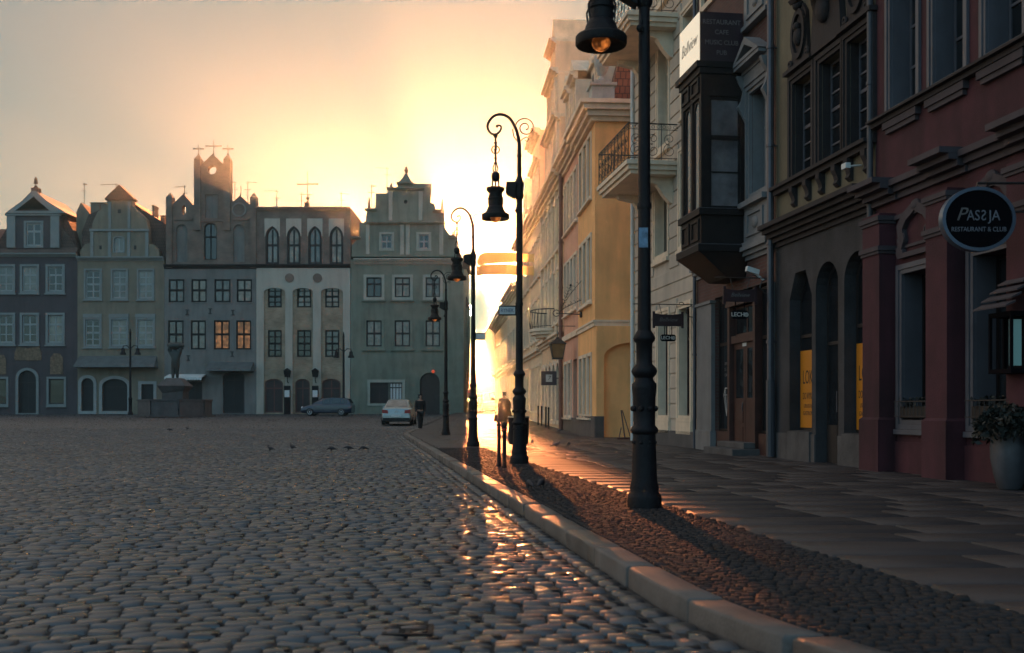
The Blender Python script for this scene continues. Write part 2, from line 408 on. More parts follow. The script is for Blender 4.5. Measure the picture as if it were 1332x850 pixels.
def stones(cx, cy, w, l, ang, n, bulge, edge, z0, tilt=0.0, round_=0.12, hj=0.004, rimw=None, jit=.03, shear=0.0):
    """domed stones: centres, sizes, turn; n x n vertices each"""
    par = {3: [-1, 0, 1], 4: [-1, -.82, .82, 1], 5: [-1, -.78, 0, .78, 1], 6: [-1, -.86, -.3, .3, .86, 1]}[n]
    if rimw: par = [-1, -rimw, 0, rimw, 1] if n == 5 else [-1, -rimw, rimw, 1]
    s, t = np.meshgrid(par, par); s = s.ravel(); t = t.ravel(); N = len(cx)
    px = s*(1-round_*t*t*np.abs(s)); py = t*(1-round_*s*s*np.abs(t))
    jx = rng.normal(0, jit, (N, len(s))); jy = rng.normal(0, jit, (N, len(s)))
    lx = (px[None]+jx)*w[:, None]/2; ly = (py[None]+jy)*l[:, None]/2
    rim = (np.maximum(np.abs(s), np.abs(t)) > .99)
    z = bulge*(1-s**2*0.9)*(1-t**2*0.9)
    z = z[None]*rng.uniform(.6, 1.3, (N, 1)) - edge*rim[None] + rng.normal(0, hj, (N, 1))
    z = z + (rng.normal(0, tilt, (N, 1))*lx + rng.normal(0, tilt, (N, 1))*ly) + rng.normal(0, 0.0012, z.shape)*(~rim)[None]
    ca, sa = np.cos(ang)[:, None], np.sin(ang)[:, None]
    X = cx[:, None]+lx*ca-ly*sa-shear*ly; Y = cy[:, None]+lx*sa+ly*ca
    Z = z0+z+gz(Y)
    V = np.stack([X, Y, Z], -1).reshape(-1, 3)
    q = np.array([[j*n+i, j*n+i+1, (j+1)*n+i+1, (j+1)*n+i] for j in range(n-1) for i in range(n-1)])
    F = (q[None]+(np.arange(N)*n*n)[:, None, None]).reshape(-1, 4)
    return V, F

def merge(parts):
    Vs, Fs, o = [], [], 0
    for V, F in parts: Vs.append(V); Fs.append(F+o); o += len(V)
    return np.concatenate(Vs), np.concatenate(Fs)

def sheet(name, xs, ys, zf, m):
    X, Y = np.meshgrid(xs, ys); Z = zf(X, Y)
    V = np.stack([X, Y, Z], -1).reshape(-1, 3); nx = len(xs)
    F = np.array([[j*nx+i, j*nx+i+1, (j+1)*nx+i+1, (j+1)*nx+i] for j in range(len(ys)-1) for i in range(nx-1)])
    return np_mesh(name, V, F, m)

def build_ground():
    M['dirt'] = mat('joint_dirt', (0.028, 0.026, 0.025), 0.95, 0.3, 3, 0.4, 50)
    M['setts'] = mat('granite_setts', (0.036, 0.039, 0.045), 0.42, 0.4, 0.35, 0.22, 45, spec=0.9, island=0.6, bdist=.004)
    M['vergesett'] = mat('small_setts', (0.024, 0.021, 0.022), 0.8, 0.3, 1.0, 0.5, 60, island=0.35, spec=0.3)
    M['kerbstone'] = mat('granite_kerb', (0.092, 0.082, 0.077), 0.55, 0.25, 3, 0.45, 50, island=0.3, stain=0.35, bdist=.008)
    M['slab'] = mat('pavement_slab', (0.037, 0.03, 0.031), 0.6, 0.10, 2.5, 0.5, 45, island=0.06, bdist=.005)
    tag(sheet('ground', [-130, -60, -20, 0, 20, 60, 130], [-40, 0, 20, 44, 60, 80, 96, 120, 150, 200], lambda X, Y: gz(Y)-0.016, M['dirt']), kind='structure')
    # square: rows of setts that wander a little
    parts = []
    y = 2.6; cxs = {q: [[], [], [], [], []] for q in (5, 4, 3)}
    while y < 94:
        d = rng.uniform(.122, .15)
        xr = float(kx(y)) - 0.53; xl = -(0.53*y+4.5)
        n = int((xr-xl)/0.165)+1
        w = rng.uniform(.13, .225, n); xe = xr-np.concatenate([[0], np.cumsum(w)]); 
        c = (xe[:-1]+xe[1:])/2; keep = c-w/2 > xl
        c = c[keep]; ww = w[keep]
        wob = 0.10*np.sin(c*.55+y*.11)+0.035*np.sin(c*1.3+2+y*.3)+.25*np.sin(c*.13+1)
        sl = 0.10*.55*np.cos(c*.55+y*.11)+.035*1.3*np.cos(c*1.3+2+y*.3)+.25*.13*np.cos(c*.13+1)
        a = cxs[5 if y < 24 else 4 if y < 56 else 3]
        a[0].append(c); a[1].append(y+wob+rng.normal(0, .008, len(c))); a[2].append(ww-.009); a[3].append(np.full(len(c), d-.008)*rng.uniform(.9, 1.04, len(c))); a[4].append(np.arctan(sl)+rng.normal(0, .04, len(c)))
        y += d
    for n in (5, 4, 3):
        a = [np.concatenate(q) for q in cxs[n]]
        parts.append(stones(*a, n, {5: .0055, 4: .007, 3: .005}[n], 0.026, 0.0, tilt=0.045, hj=0.0035, rimw={5: .93, 4: .88, 3: None}[n], jit=.022, round_=.08))
    # drain rows along the kerb
    for k in range(2):
        yy = 2.2; A = [[], [], [], [], []]
        while yy < 60:
            L = rng.uniform(.18, .26); yc = yy+L/2
            A[0].append(float(kx(yc))-.215-.16*(k+.5)); A[1].append(yc); A[2].append(.146); A[3].append(L-.014)
            A[4].append(math.atan(0.138) if yc < KBEND else 0.012); yy += L*.99
        parts.append(stones(*[np.array(q) for q in A], 5, 0.010, 0.03, -0.004, tilt=0.04, rimw=.86, jit=.02))
    V, F = merge(parts)
    tag(np_mesh('cobbled_square', V, F, M['setts']), kind='structure')
    # kerb stones
    yy = 1.8; mb = MB(); 
    while yy < 92:
        L = rng.uniform(.8, 1.35); ya, yb = yy+.016, yy+L-.016
        dz = rng.normal(0, .005); dx = rng.normal(0, .006); pts = []
        prof = [(-.205, -.05), (-.204, SW-.018), (-.199, SW-.006), (-.188, SW), (-.08, SW+.004), (-.012, SW+.002), (0.0, SW-.01), (0.0, -.05)]
        fade = 1.0 if yy < 50 else max(0.25, 1-(yy-50)*.1)
        fr_ = [0, .012, .25, .5, .75, .988, 1]; na = len(fr_)
        vs = []
        for j in range(na):
            f = fr_[j]; Y = ya+(yb-ya)*f; e = 0.008 if j in (0, na-1) else 0
            for (q, z) in prof:
                zz = z if z < 0 else (z*fade - e)
                vs.append((float(kx(Y))+q+dx+(e if q < -.19 else 0)+rng.normal(0, .0025), Y, zz+dz*(z > 0)+g(Y)+rng.normal(0, .0016)))
        m_ = len(prof); fs = []
        for j in range(na-1):
            for i in range(m_-1): fs.append((j*m_+i, j*m_+i+1, (j+1)*m_+i+1, (j+1)*m_+i))
        fs += [tuple(range(m_)), tuple(range((na-1)*m_, na*m_))[::-1]]
        mb.add(vs, fs); yy += L
    tag(mb.build('kerb', M['kerbstone'], None, smooth=True, ang=50), kind='structure')
    # pavement bed, verge setts, slabs
    ys = np.concatenate([np.arange(0, 60, 2.0), np.arange(60, 200, 10.0)])
    m_s = [0.0, .2, 1.0, 4, 9, 30, 60]
    X = np.array([[float(kx(Y))-.02+q*(1.0) for q in m_s] for Y in ys]); Yg = np.repeat(ys[:, None], len(m_s), 1)
    V = np.stack([X, Yg, gz(Yg)+SW-.022], -1).reshape(-1, 3); nx = len(m_s)
    F = np.array([[j*nx+i, j*nx+i+1, (j+1)*nx+i+1, (j+1)*nx+i] for j in range(len(ys)-1) for i in range(nx-1)])
    tag(np_mesh('pavement', V, F, M['dirt']), kind='structure')
    A = [[], [], [], [], []]; yy = 2.0
    while yy < 28.5:
        d = rng.uniform(.062, .085); xa, xb = KERB(yy)+.01, VERGE(yy)
        x = xa
        while x < xb:
            w = rng.uniform(.06, .1)
            A[0].append(x+w/2); A[1].append(yy+rng.normal(0, .014)+.03*math.sin(x*4)); A[2].append(w-.006); A[3].append(d-.005); A[4].append(rng.normal(0.0, .1)); x += w
        yy += d
    V, F = stones(*[np.array(q) for q in A], 4, .0018, .016, SW+.002, tilt=.022, hj=.0012, rimw=.86)
    tag(np_mesh('verge_setts', V, F, M['vergesett']), kind='structure')
    A = [[], [], [], [], []]; yy = 1.6; ang = -math.atan(0.14)*0
    while yy < 124:
        d = rng.uniform(.55, .8) if yy < 60 else 1.2
        xa = (VERGE(yy)+.02 if yy < 28.5 else float(kx(yy))+.02)
        xb = 8.9-.14*yy + .3 if yy < 35 else (6.0-.07*yy+.4 if yy > 40.2 else 6.5)
        x = xa + rng.uniform(0, .05)
        while x < xb:
            w = rng.uniform(.8, 1.5)
            if x+w > xb: w = max(.3, xb-x)
            A[0].append(x+w/2); A[1].append(yy+d/2-.14*(x-xa)*0+rng.normal(0, .003)); A[2].append(w-.016); A[3].append(d-.028); A[4].append(rng.normal(0, .006)); x += w
        yy += d
    V, F = stones(*[np.array(q) for q in A], 4, .0, .024, SW-.003, tilt=.0015, round_=0.004, hj=.0008, rimw=.97, jit=.002, shear=.142)
    tag(np_mesh('pavement_slabs', V, F, M['slab']), kind='structure')

# ------------------------------------------------------------------ light, sky, air, camera
SUNX, SUNZ = (611-CX)/FPX, (HY-404)/FPX
def build_env():
    az = math.atan2(SUNX, 1.0); el = math.atan(SUNZ/math.hypot(1, SUNX))
    w = bpy.data.worlds.new('World'); SC.world = w; w.use_nodes = True
    nt = w.node_tree; nd = nt.nodes; lk = nt.links
    sky = nd.new('ShaderNodeTexSky'); sky.sky_type = 'NISHITA'; sky.sun_disc = False
    sky.sun_elevation = el; sky.sun_rotation = az; sky.air_density = AIR; sky.dust_density = DUST; sky.ozone_density = OZONE; sky.altitude = 50
    bg = nd['Background']; bg.inputs['Strength'].default_value = SKY
    tint = nd.new('ShaderNodeMix'); tint.data_type = 'RGBA'; tint.blend_type = 'MULTIPLY'; tint.inputs['Factor'].default_value = 1.0
    tc = nd.new('ShaderNodeTexCoord'); dt = nd.new('ShaderNodeVectorMath'); dt.operation = 'DOT_PRODUCT'; dt.inputs[1].default_value = Vector((SUNX, 1.0, SUNZ)).normalized()
    lk.new(tc.outputs['Generated'], dt.inputs[0])
    m1 = nd.new('ShaderNodeMapRange'); m1.inputs['From Min'].default_value = -0.45; m1.inputs['From Max'].default_value = 0.25; lk.new(dt.outputs['Value'], m1.inputs['Value'])
    m2 = nd.new('ShaderNodeMapRange'); m2.inputs['From Min'].default_value = 0.5; m2.inputs['From Max'].default_value = 0.88; lk.new(dt.outputs['Value'], m2.inputs['Value'])
    t1 = nd.new('ShaderNodeMix'); t1.data_type = 'RGBA'; t1.inputs['A'].default_value = (*SKYCOOL, 1); t1.inputs['B'].default_value = (*SKYMID, 1)
    t2 = nd.new('ShaderNodeMix'); t2.data_type = 'RGBA'; t2.inputs['B'].default_value = (*SKYTINT, 1)
    lk.new(m1.outputs['Result'], t1.inputs['Factor']); lk.new(t1.outputs['Result'], t2.inputs['A']); lk.new(m2.outputs['Result'], t2.inputs['Factor']); lk.new(t2.outputs['Result'], tint.inputs['B'])
    gm = nd.new('ShaderNodeGamma'); gm.inputs['Gamma'].default_value = SKYGAMMA
    lk.new(sky.outputs['Color'], gm.inputs['Color']); lk.new(gm.outputs['Color'], tint.inputs['A'])
    lk.new(tint.outputs['Result'], bg.inputs['Color'])
    sl = bpy.data.lights.new('sun', 'SUN'); sl.energy = SUN; sl.angle = math.radians(0.5); sl.color = SUNCOL
    so = bpy.data.objects.new('sun_lamp', sl); COL.objects.link(so)
    d = Vector((SUNX, 1.0, SUNZ)).normalized()      # towards the sun
    so.rotation_euler = d.to_track_quat('Z', 'Y').to_euler(); so.location = d*90
    if DISC:
        D = 2500.0
        b = MB().ball(tuple(d*D + Vector((0, 0, HC))), D*0.0050, 16)
        tag(b.build('sun', emit('sun_glow', (1.0, 0.78, 0.5), DISC), None, smooth=True), kind='structure')
    hz = bpy.data.materials.new('haze'); hz.use_nodes = True; n2 = hz.node_tree.nodes; l2 = hz.node_tree.links
    n2.remove(n2['Principled BSDF'])
    pv = n2.new('ShaderNodeVolumePrincipled'); pv.inputs['Density'].default_value = HAZE; pv.inputs['Color'].default_value = (*HAZECOL, 1); pv.inputs['Anisotropy'].default_value = ANISO
    l2.new(pv.outputs['Volume'], n2['Material Output'].inputs['Volume'])
    tag(MB().box(-140, 140, -45, 205, -1.2, 25.6).build('haze', hz), kind='stuff')
    cd = bpy.data.cameras.new('camera'); co = bpy.data.objects.new('camera', cd); COL.objects.link(co)
    cd.sensor_width = 36; cd.lens = FPX/1332*36; cd.shift_y = (HY-425)/1332; co.location = (0, 0, HC); co.rotation_euler = (PI/2, 0, 0)
    cd.clip_end = 6000; cd.dof.use_dof = True; cd.dof.focus_distance = 26; cd.dof.aperture_fstop = 3.2
    SC.camera = co
    SC.view_settings.view_transform = 'Standard'; SC.view_settings.look = 'None'; SC.view_settings.exposure = EXPO; SC.view_settings.gamma = 1
    c = SC.cycles; c.use_denoising = True
    try: c.denoiser = 'OPENIMAGEDENOISE'
    except Exception: pass
    c.max_bounces = 6; c.diffuse_bounces = 3; c.glossy_bounces = 3; c.volume_bounces = 1; c.transmission_bounces = 4
    c.sample_clamp_indirect = 4

# ------------------------------------------------------------------ street lamps
def spiral(cx, cz, r0, r1, a0, turns, n=26, y=0.0):
    return [(cx+(r0+(r1-r0)*i/n)*math.cos(a0+2*PI*turns*i/n), y, cz+(r0+(r1-r0)*i/n)*math.sin(a0+2*PI*turns*i/n)) for i in range(n+1)]
LAMPC = -0.455
def make_lamp():
    r = empty('street_lamp')
    base = [(.185, 0), (.185, .10), (.178, .125), (.15, .16), (.155, .2), (.138, .27), (.128, .5), (.12, .74), (.14, .755), (.15, .78), (.14, .805), (.116, .83), (.118, .95), (.122, 1.12), (.13, 1.2),
            (.13, 1.25), (.1, 1.285), (.094, 1.31), (.125, 1.345), (.138, 1.375), (.125, 1.41), (.086, 1.45), (.084, 1.5), (.087, 1.66), (.11, 1.685), (.118, 1.71), (.106, 1.74), (.075, 1.79)]
    b = MB().lathe(base, 12)
    for k in range(8):                                    # raised ribs and buttons on the cast foot
        a = 2*PI*(k+.5)/8
        b.box(-.012, .012, -.006, .006, 0, 0)if False else None
        c, s_ = math.cos(a), math.sin(a)
        b.ball((.122*c, .122*s_, 1.0), .03, 5); b.ball((.118*c, .118*s_, .66), .02, 5)
    b.build('base', M['iron'], r, smooth=True, ang=50)
    MB().lathe([(.072, 1.79), (.066, 3.0), (.062, 4.3), (.058, 5.05)], 12).lathe([(.074, 3.02), (.078, 3.05), (.074, 3.08)], 12).build('shaft', M['iron'], r, smooth=True)
    MB().lathe([(.06, 5.05), (.085, 5.09), (.09, 5.14), (.075, 5.2), (.085, 5.3), (.095, 5.34), (.08, 5.4), (.055, 5.46), (.045, 5.5), (.04, 5.85), (.052, 5.87), (.052, 5.9), (.038, 5.92), (.034, 6.15)], 12).build('collar', M['iron'], r, smooth=True)
    # the crook: up from the shaft, over to the left and curling under
    px = lambda x: (x-676)*.01471; pz = lambda y: (533-y)*.01471+HC-SW
    pts = [(676, 200), (675.7, 186), (674, 175), (670, 164), (664, 154.5), (656, 149.3), (648, 149), (641, 152.5), (636, 159), (634.6, 165), (636.5, 171), (641, 174.5), (646.5, 174.3), (650.5, 171.3), (652.3, 167.5), (651.5, 164), (649, 163), (647, 164.2)]
    P = [Vector((px(a), 0, pz(b_))) for a, b_ in pts]; Q = []
    for i in range(len(P)-1):
        p0, p1, p2, p3 = P[max(i-1, 0)], P[i], P[i+1], P[min(i+2, len(P)-1)]
        for k in range(4):
            t = k/4; Q.append(0.5*((2*p1)+(p2-p0)*t+(2*p0-5*p1+4*p2-p3)*t*t+(3*p1-p0-3*p2+p3)*t**3))
    Q.append(P[-1]); n = len(Q)
    b = MB().tube(Q, [.034-.018*i/n for i in range(n)], 8); b.ball(tuple(Q[-1]), .03, 6)
    b.build('crook', M['iron'], r, smooth=True)
    b = MB().tube(spiral(px(684), pz(166), .20, .035, PI*1.05, -1.75, 34), .012, 6)
    b.tube([(px(675), 0, pz(186)), (px(669), 0, pz(178)), (px(667), 0, pz(168))], .012, 6)
    b.tube([(px(676), 0, pz(186)), (px(680), 0, pz(181)), (px(686), 0, pz(178)), (px(688.5), 0, pz(181)), (px(686), 0, pz(184)), (px(683.5), 0, pz(182))], .011, 6)
    b.build('scroll', M['iron'], r, smooth=True)
    # hanger and bell lantern
    z0 = pz(173)
    h = MB()
    h.lathe([(.012, 0), (.05, -.03), (.05, -.06), (.018, -.1), (.02, -.16), (.038, -.18), (.022, -.22), (.022, -.3), (.034, -.32), (.022, -.34), (.022, -.46), (.034, -.48), (.02, -.5), (.02, -.55), (.035, -.57), (.02, -.6)], 8, (LAMPC, 0, z0))
    h.tube([(LAMPC+.075*math.cos(2*PI*k/16), 0, z0-.32+.075*math.sin(2*PI*k/16)) for k in range(17)], .013, 5)
    for q in (-.05, 0, .05):
        h.tube([(LAMPC+q*.4, 0, z0-.58), (LAMPC+q, 0, z0-.68), (LAMPC+q*.6, 0, z0-.76)], .013, 5)
        h.tube([(LAMPC+q*1.1, 0, z0-.9), (LAMPC+q*1.3, 0, z0-1.06)], .015, 5)
    h.lathe([(.03, -.74), (.075, -.77), (.085, -.82), (.085, -.87), (.06, -.91), (.03, -.93)], 10, (LAMPC, 0, z0))
    h.build('hanger', M['iron'], r, smooth=True)
    zb = z0-1.04
    lt = MB().lathe([(.10, 0), (.175, -.01), (.18, -.055), (.145, -.09), (.13, -.12), (.128, -.2), (.143, -.215), (.143, -.24), (.128, -.255), (.128, -.36), (.14, -.37), (.165, -.42), (.175, -.455),
                     (.19, -.47), (.2, -.5), (.255, -.51), (.272, -.53), (.272, -.60), (.262, -.615), (.25, -.60), (.19, -.56), (.10, -.545), (.02, -.54)], 20, (LAMPC, 0, zb)).build('lantern', M['iron'], r, smooth=True)
    for k in range(4):
        a = PI/4+PI/2*k
        MB().tube([(LAMPC+.135*math.cos(a), .135*math.sin(a), zb-.13), (LAMPC+.2*math.cos(a), .2*math.sin(a), zb-.24), (LAMPC+.18*math.cos(a), .18*math.sin(a), zb-.37)], .011, 5).build('bracket', M['iron'], lt)
    MB().ball((LAMPC, 0, zb-.585), .1, 10, 1, 1, .85).build('bulb', M['bulb'], lt, smooth=True)
    # loudspeaker box strapped to the shaft, and a floodlight arm
    MB().hexa([(-.26, -.09, 5.16), (-.08, -.09, 5.06), (-.08, .09, 5.06), (-.26, .09, 5.16), (-.25, -.09, 5.38), (-.06, -.09, 5.38), (-.06, .09, 5.38), (-.25, .09, 5.38)]).build('loudspeaker', M['iron'], r, bevel=.012)
    MB().tube([(-.03, -.03, 5.0), (-.05, -.08, 4.86)], .012, 5).ball((-.055, -.09, 4.82), .04, 6).build('floodlight', M['iron'], r, smooth=True)
    return r

def build_lamps():
    M['bulb'] = emit('lamp_bulb', (1.0, 0.27, 0.05), 0.13, 9)
    proto = make_lamp()
    tag(proto, cat='street lamp', group='bell lantern street lamps along the kerb')
    pos = [((838-CX)/FPX*11.35, 11.35), ((675.5-CX)/FPX*20.6, 20.6), ((615.5-CX)/FPX*30.2, 30.2), ((580-CX)/FPX*43.7, 43.7)]
    labels = ['tall black iron street lamp closest to the camera, its crook out of the picture',
              'black crook-topped street lamp carrying a street name plate, with a litter bin at its foot',
              'black crook-topped street lamp standing right in front of the low sun',
              'black crook-topped street lamp standing beside the man in dark clothes']
    out = []
    for i, (x, y) in enumerate(pos):
        o = proto if i == 0 else copy_tree(proto)
        o.scale = (1, 1, 1); o.location = (x, y, g(y)+SW-.002); o['label'] = labels[i]; out.append(o)
        if i == 0: o.scale = (1, 1, 1.042)
    # sticker on the first, plate on the second and third
    MB().box(-.066, .03, -.073, -.0705, 2.62, 2.82).build('sticker', mat('sticker', (.12, .2, .3), .5, .6, 14, 0), out[0])
    for i, (x0, x1, z0, z1, t) in ((1, (-.40, -.06, 2.83, 3.02, 'RYNEK')), (2, (.06, .36, 2.98, 3.18, None))):
        s = MB().box(x0, x1, -.02, .02, z0, z1).build('name_plate', M['iron'], out[i], bevel=.005)
        MB().box(x0+.02, x1-.02, -.0235, -.0212, z0+.025, z1-.025).build('plate_face', M['paper2'], s)
        if t: text(t, .1, 'signblue', s, ((x0+x1)/2, -.027, (z0+z1)/2), sx=.8)
    return out
# ------------------------------------------------------------------ near right row
def moulded_frame(b, l, w, pr, y0=0.0):
    b.ring(grow(l, w), grow(l, w*.45), y0-pr, y0+.03); b.ring(grow(l, w*.45-.003), grow(l, -.004), y0-pr*.55, y0+.03); return b

def build_maroon():
    F = NR
    xa = F.xY(18.62); xb = F.xY(3.5); H = 16.5
    B = Bld(F, xa, SW, 'townhouse', 'dark maroon restaurant house with heavy piers and an oval black hanging sign', 'building', 'townhouses down the right side of the street')
    # frame x of the pier left edges
    piers = [F.x(1122, .29), F.x(1204, .29), F.x(1309, .29)]
    step = piers[1]-piers[0]
    piers += [piers[2]+step*k for k in (1, 2, 3)]
    gw = []
    for i in range(5):
        a, c = piers[i]+.6+.12, piers[i+1]-.12
        gw.append(rect(a+.12, c-.10, .98, 3.38))
    up = []
    ux = [F.x(1154)+.13, F.x(1209)+.13, F.x(1277)+.13]; us = ux[2]-ux[1]
    ux += [ux[2]+us*k for k in range(1, 6)]
    for u in ux:
        up.append(rect(u, u+.86, 6.2, 9.3)); up.append(rect(u, u+.86, 11.4, 13.9))
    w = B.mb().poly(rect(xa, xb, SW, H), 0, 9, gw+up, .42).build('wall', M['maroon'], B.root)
    # ground floor windows
    for l in gw:
        wd = window(B, l, y=.34, fr=.06, cols=(.5,), rows=(), fm='darkwood', pm='glass', name='window')
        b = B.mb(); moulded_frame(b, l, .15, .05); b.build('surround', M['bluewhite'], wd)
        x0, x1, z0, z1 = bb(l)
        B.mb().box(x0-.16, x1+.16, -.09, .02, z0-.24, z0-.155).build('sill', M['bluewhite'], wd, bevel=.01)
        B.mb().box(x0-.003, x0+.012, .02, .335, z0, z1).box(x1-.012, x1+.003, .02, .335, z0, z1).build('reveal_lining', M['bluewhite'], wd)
        # window box behind a little iron rail, with trailing dark plants
        bx = B.mb().box(x0+.02, x1-.02, -.06, .16, z0+.03, z0+.22).build('window_box', M['ink'], wd, bevel=.01)
        pl = B.mb(); n = 140
        for k in range(n):
            c = (random.uniform(x0, x1), random.uniform(-.1, .18), z0+.2+random.uniform(0, .16)); leaf(pl, c, random.uniform(.025, .05))
        pl.build('plants', M['leafdark'], bx)
        r = B.mb(); 
        for zz in (z0+.06, z0+.3): r.tube([(x0-.05, -.12, zz), (x1+.05, -.12, zz)], .011, 5)
        nb = int((x1-x0)/.11)
        for k in range(nb+1):
            xx = x0-.03+(x1-x0+.06)*k/nb; r.tube([(xx, -.12, z0+.06), (xx, -.12, z0+.3)], .006, 4)
        r.build('railing', M['iron2'], wd)
    # cartouches over the windows
    for l in gw:
        x0, x1, z0, z1 = bb(l); xc = (x0+x1)/2
        s_ = lambda pts: [(xc+a*.62, 3.62+b*.9) for a, b in pts]
        out = s_([(-.85, 0), (.85, 0), (.95, .12), (.8, .3), (.9, .6), (.62, .8), (.3, .88), (0, .98), (-.3, .88), (-.62, .8), (-.9, .6), (-.8, .3), (-.95, .12)])
        b = B.mb().ring(out, [(xc+(p[0]-xc)*.68, 3.62+.08+(p[1]-3.62)*.72) for p in out], -.09, .02)
        b.ball((xc, -.05, 4.42), .1, 6, 1.4, .6, 1)
        for sg in (-1, 1): b.tube(spiral(xc+sg*.42, 3.95, .02, .12, 0, 1.5*sg, 16, -.07), .025, 5)
        b.build('cartouche', M['maroondark'], B.root, smooth=True, ang=40)
    # piers with plinth and bands
    for x in piers:
        b = B.mb().box(x, x+.6, -.29, .02, 1.02, 4.42).hexa([(x-.045, -.335, SW-.1), (x+.645, -.335, SW-.1), (x+.645, .02, SW-.1), (x-.045, .02, SW-.1), (x-.045, -.335, .98), (x+.645, -.335, .98), (x+.645, .02, .98), (x-.045, .02, .98)])
        b.hexa([(x-.045, -.335, .98), (x+.645, -.335, .98), (x+.645, .02, .98), (x-.045, .02, .98), (x+.001, -.289, 1.022), (x+.599, -.289, 1.022), (x+.599, .02, 1.022), (x+.001, .02, 1.022)])
        p = b.build('pier', M['maroon'], B.root)
        c = B.mb()
        for zz in (3.83, 4.33):
            c.box(x-.05, x+.65, -.34, .021, zz-.035, zz+.04); c.box(x-.025, x+.625, -.315, .022, zz-.085, zz-.037)
        c.build('band', M['maroondark'], p)
        d = B.mb(); cornice(d, x-.16, x+.76, 4.98, .36, .50, .0, 4); d.build('capital', M['maroondark'], p)
    b = B.mb()
    for a, c in zip(piers, piers[1:]):
        b.box(a+.652, c-.052, -.06, .02, 4.29, 4.36); b.box(a+.652, c-.052, -.035, .021, 3.785, 3.83)
        cornice(b, a+.765, c-.165, 4.93, .3, .22, 0, 3)
    cornice(b, xa+.01, piers[0]-.17, 4.93, .3, .22, 0, 3)
    b.build('cornice', M['maroondark'], B.root)
    B.mb().box(xa+.01, xb, -.04, .02, SW-.1, .62).build('plinth', M['maroon'], B.root)
    # first floor sill and windows
    b = B.mb().box(xa+.02, xb, -.20, .02, 6.06, 6.10).box(xa+.03, xb, -.12, .021, 5.98, 6.058)
    b.build('sill_course', M['brownstone'], B.root)
    a_ = B.mb()
    for u in ux:
        a_.box(u-.12, u+.98, -.10, .02, 5.86, 5.976); a_.box(u-.06, u+.92, -.07, .021, 5.78, 5.858)
    a_.build('apron', M['maroondark'], B.root)
    for l in up:
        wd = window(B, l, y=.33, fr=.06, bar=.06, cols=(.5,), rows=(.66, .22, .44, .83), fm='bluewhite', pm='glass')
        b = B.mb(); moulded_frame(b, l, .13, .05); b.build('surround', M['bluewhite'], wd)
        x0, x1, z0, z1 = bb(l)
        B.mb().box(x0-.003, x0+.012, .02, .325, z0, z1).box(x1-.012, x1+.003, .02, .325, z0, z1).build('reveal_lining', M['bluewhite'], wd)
    b = B.mb(); cornice(b, xa, xb, H, .8, .7, 0, 5); b.build('eaves', M['maroondark'], B.root)
    B.mb().profile_x([(-.4, H), (4.5, H+3.2), (9, H)], xa, xb).build('roof', M['tiledark'], B.root)
    return B, piers

def leaf(mb, c, s):
    d = Vector((random.gauss(0, 1), random.gauss(0, 1), random.gauss(0, .7))).normalized(); u = d.orthogonal().normalized()
    u.rotate(Matrix.Rotation(random.uniform(0, 6.28), 3, d)); w = d.cross(u); c = Vector(c)
    mb.add([c-u*s, c+w*s*.5, c+u*s, c-w*s*.5], [(0, 1, 2, 3)])

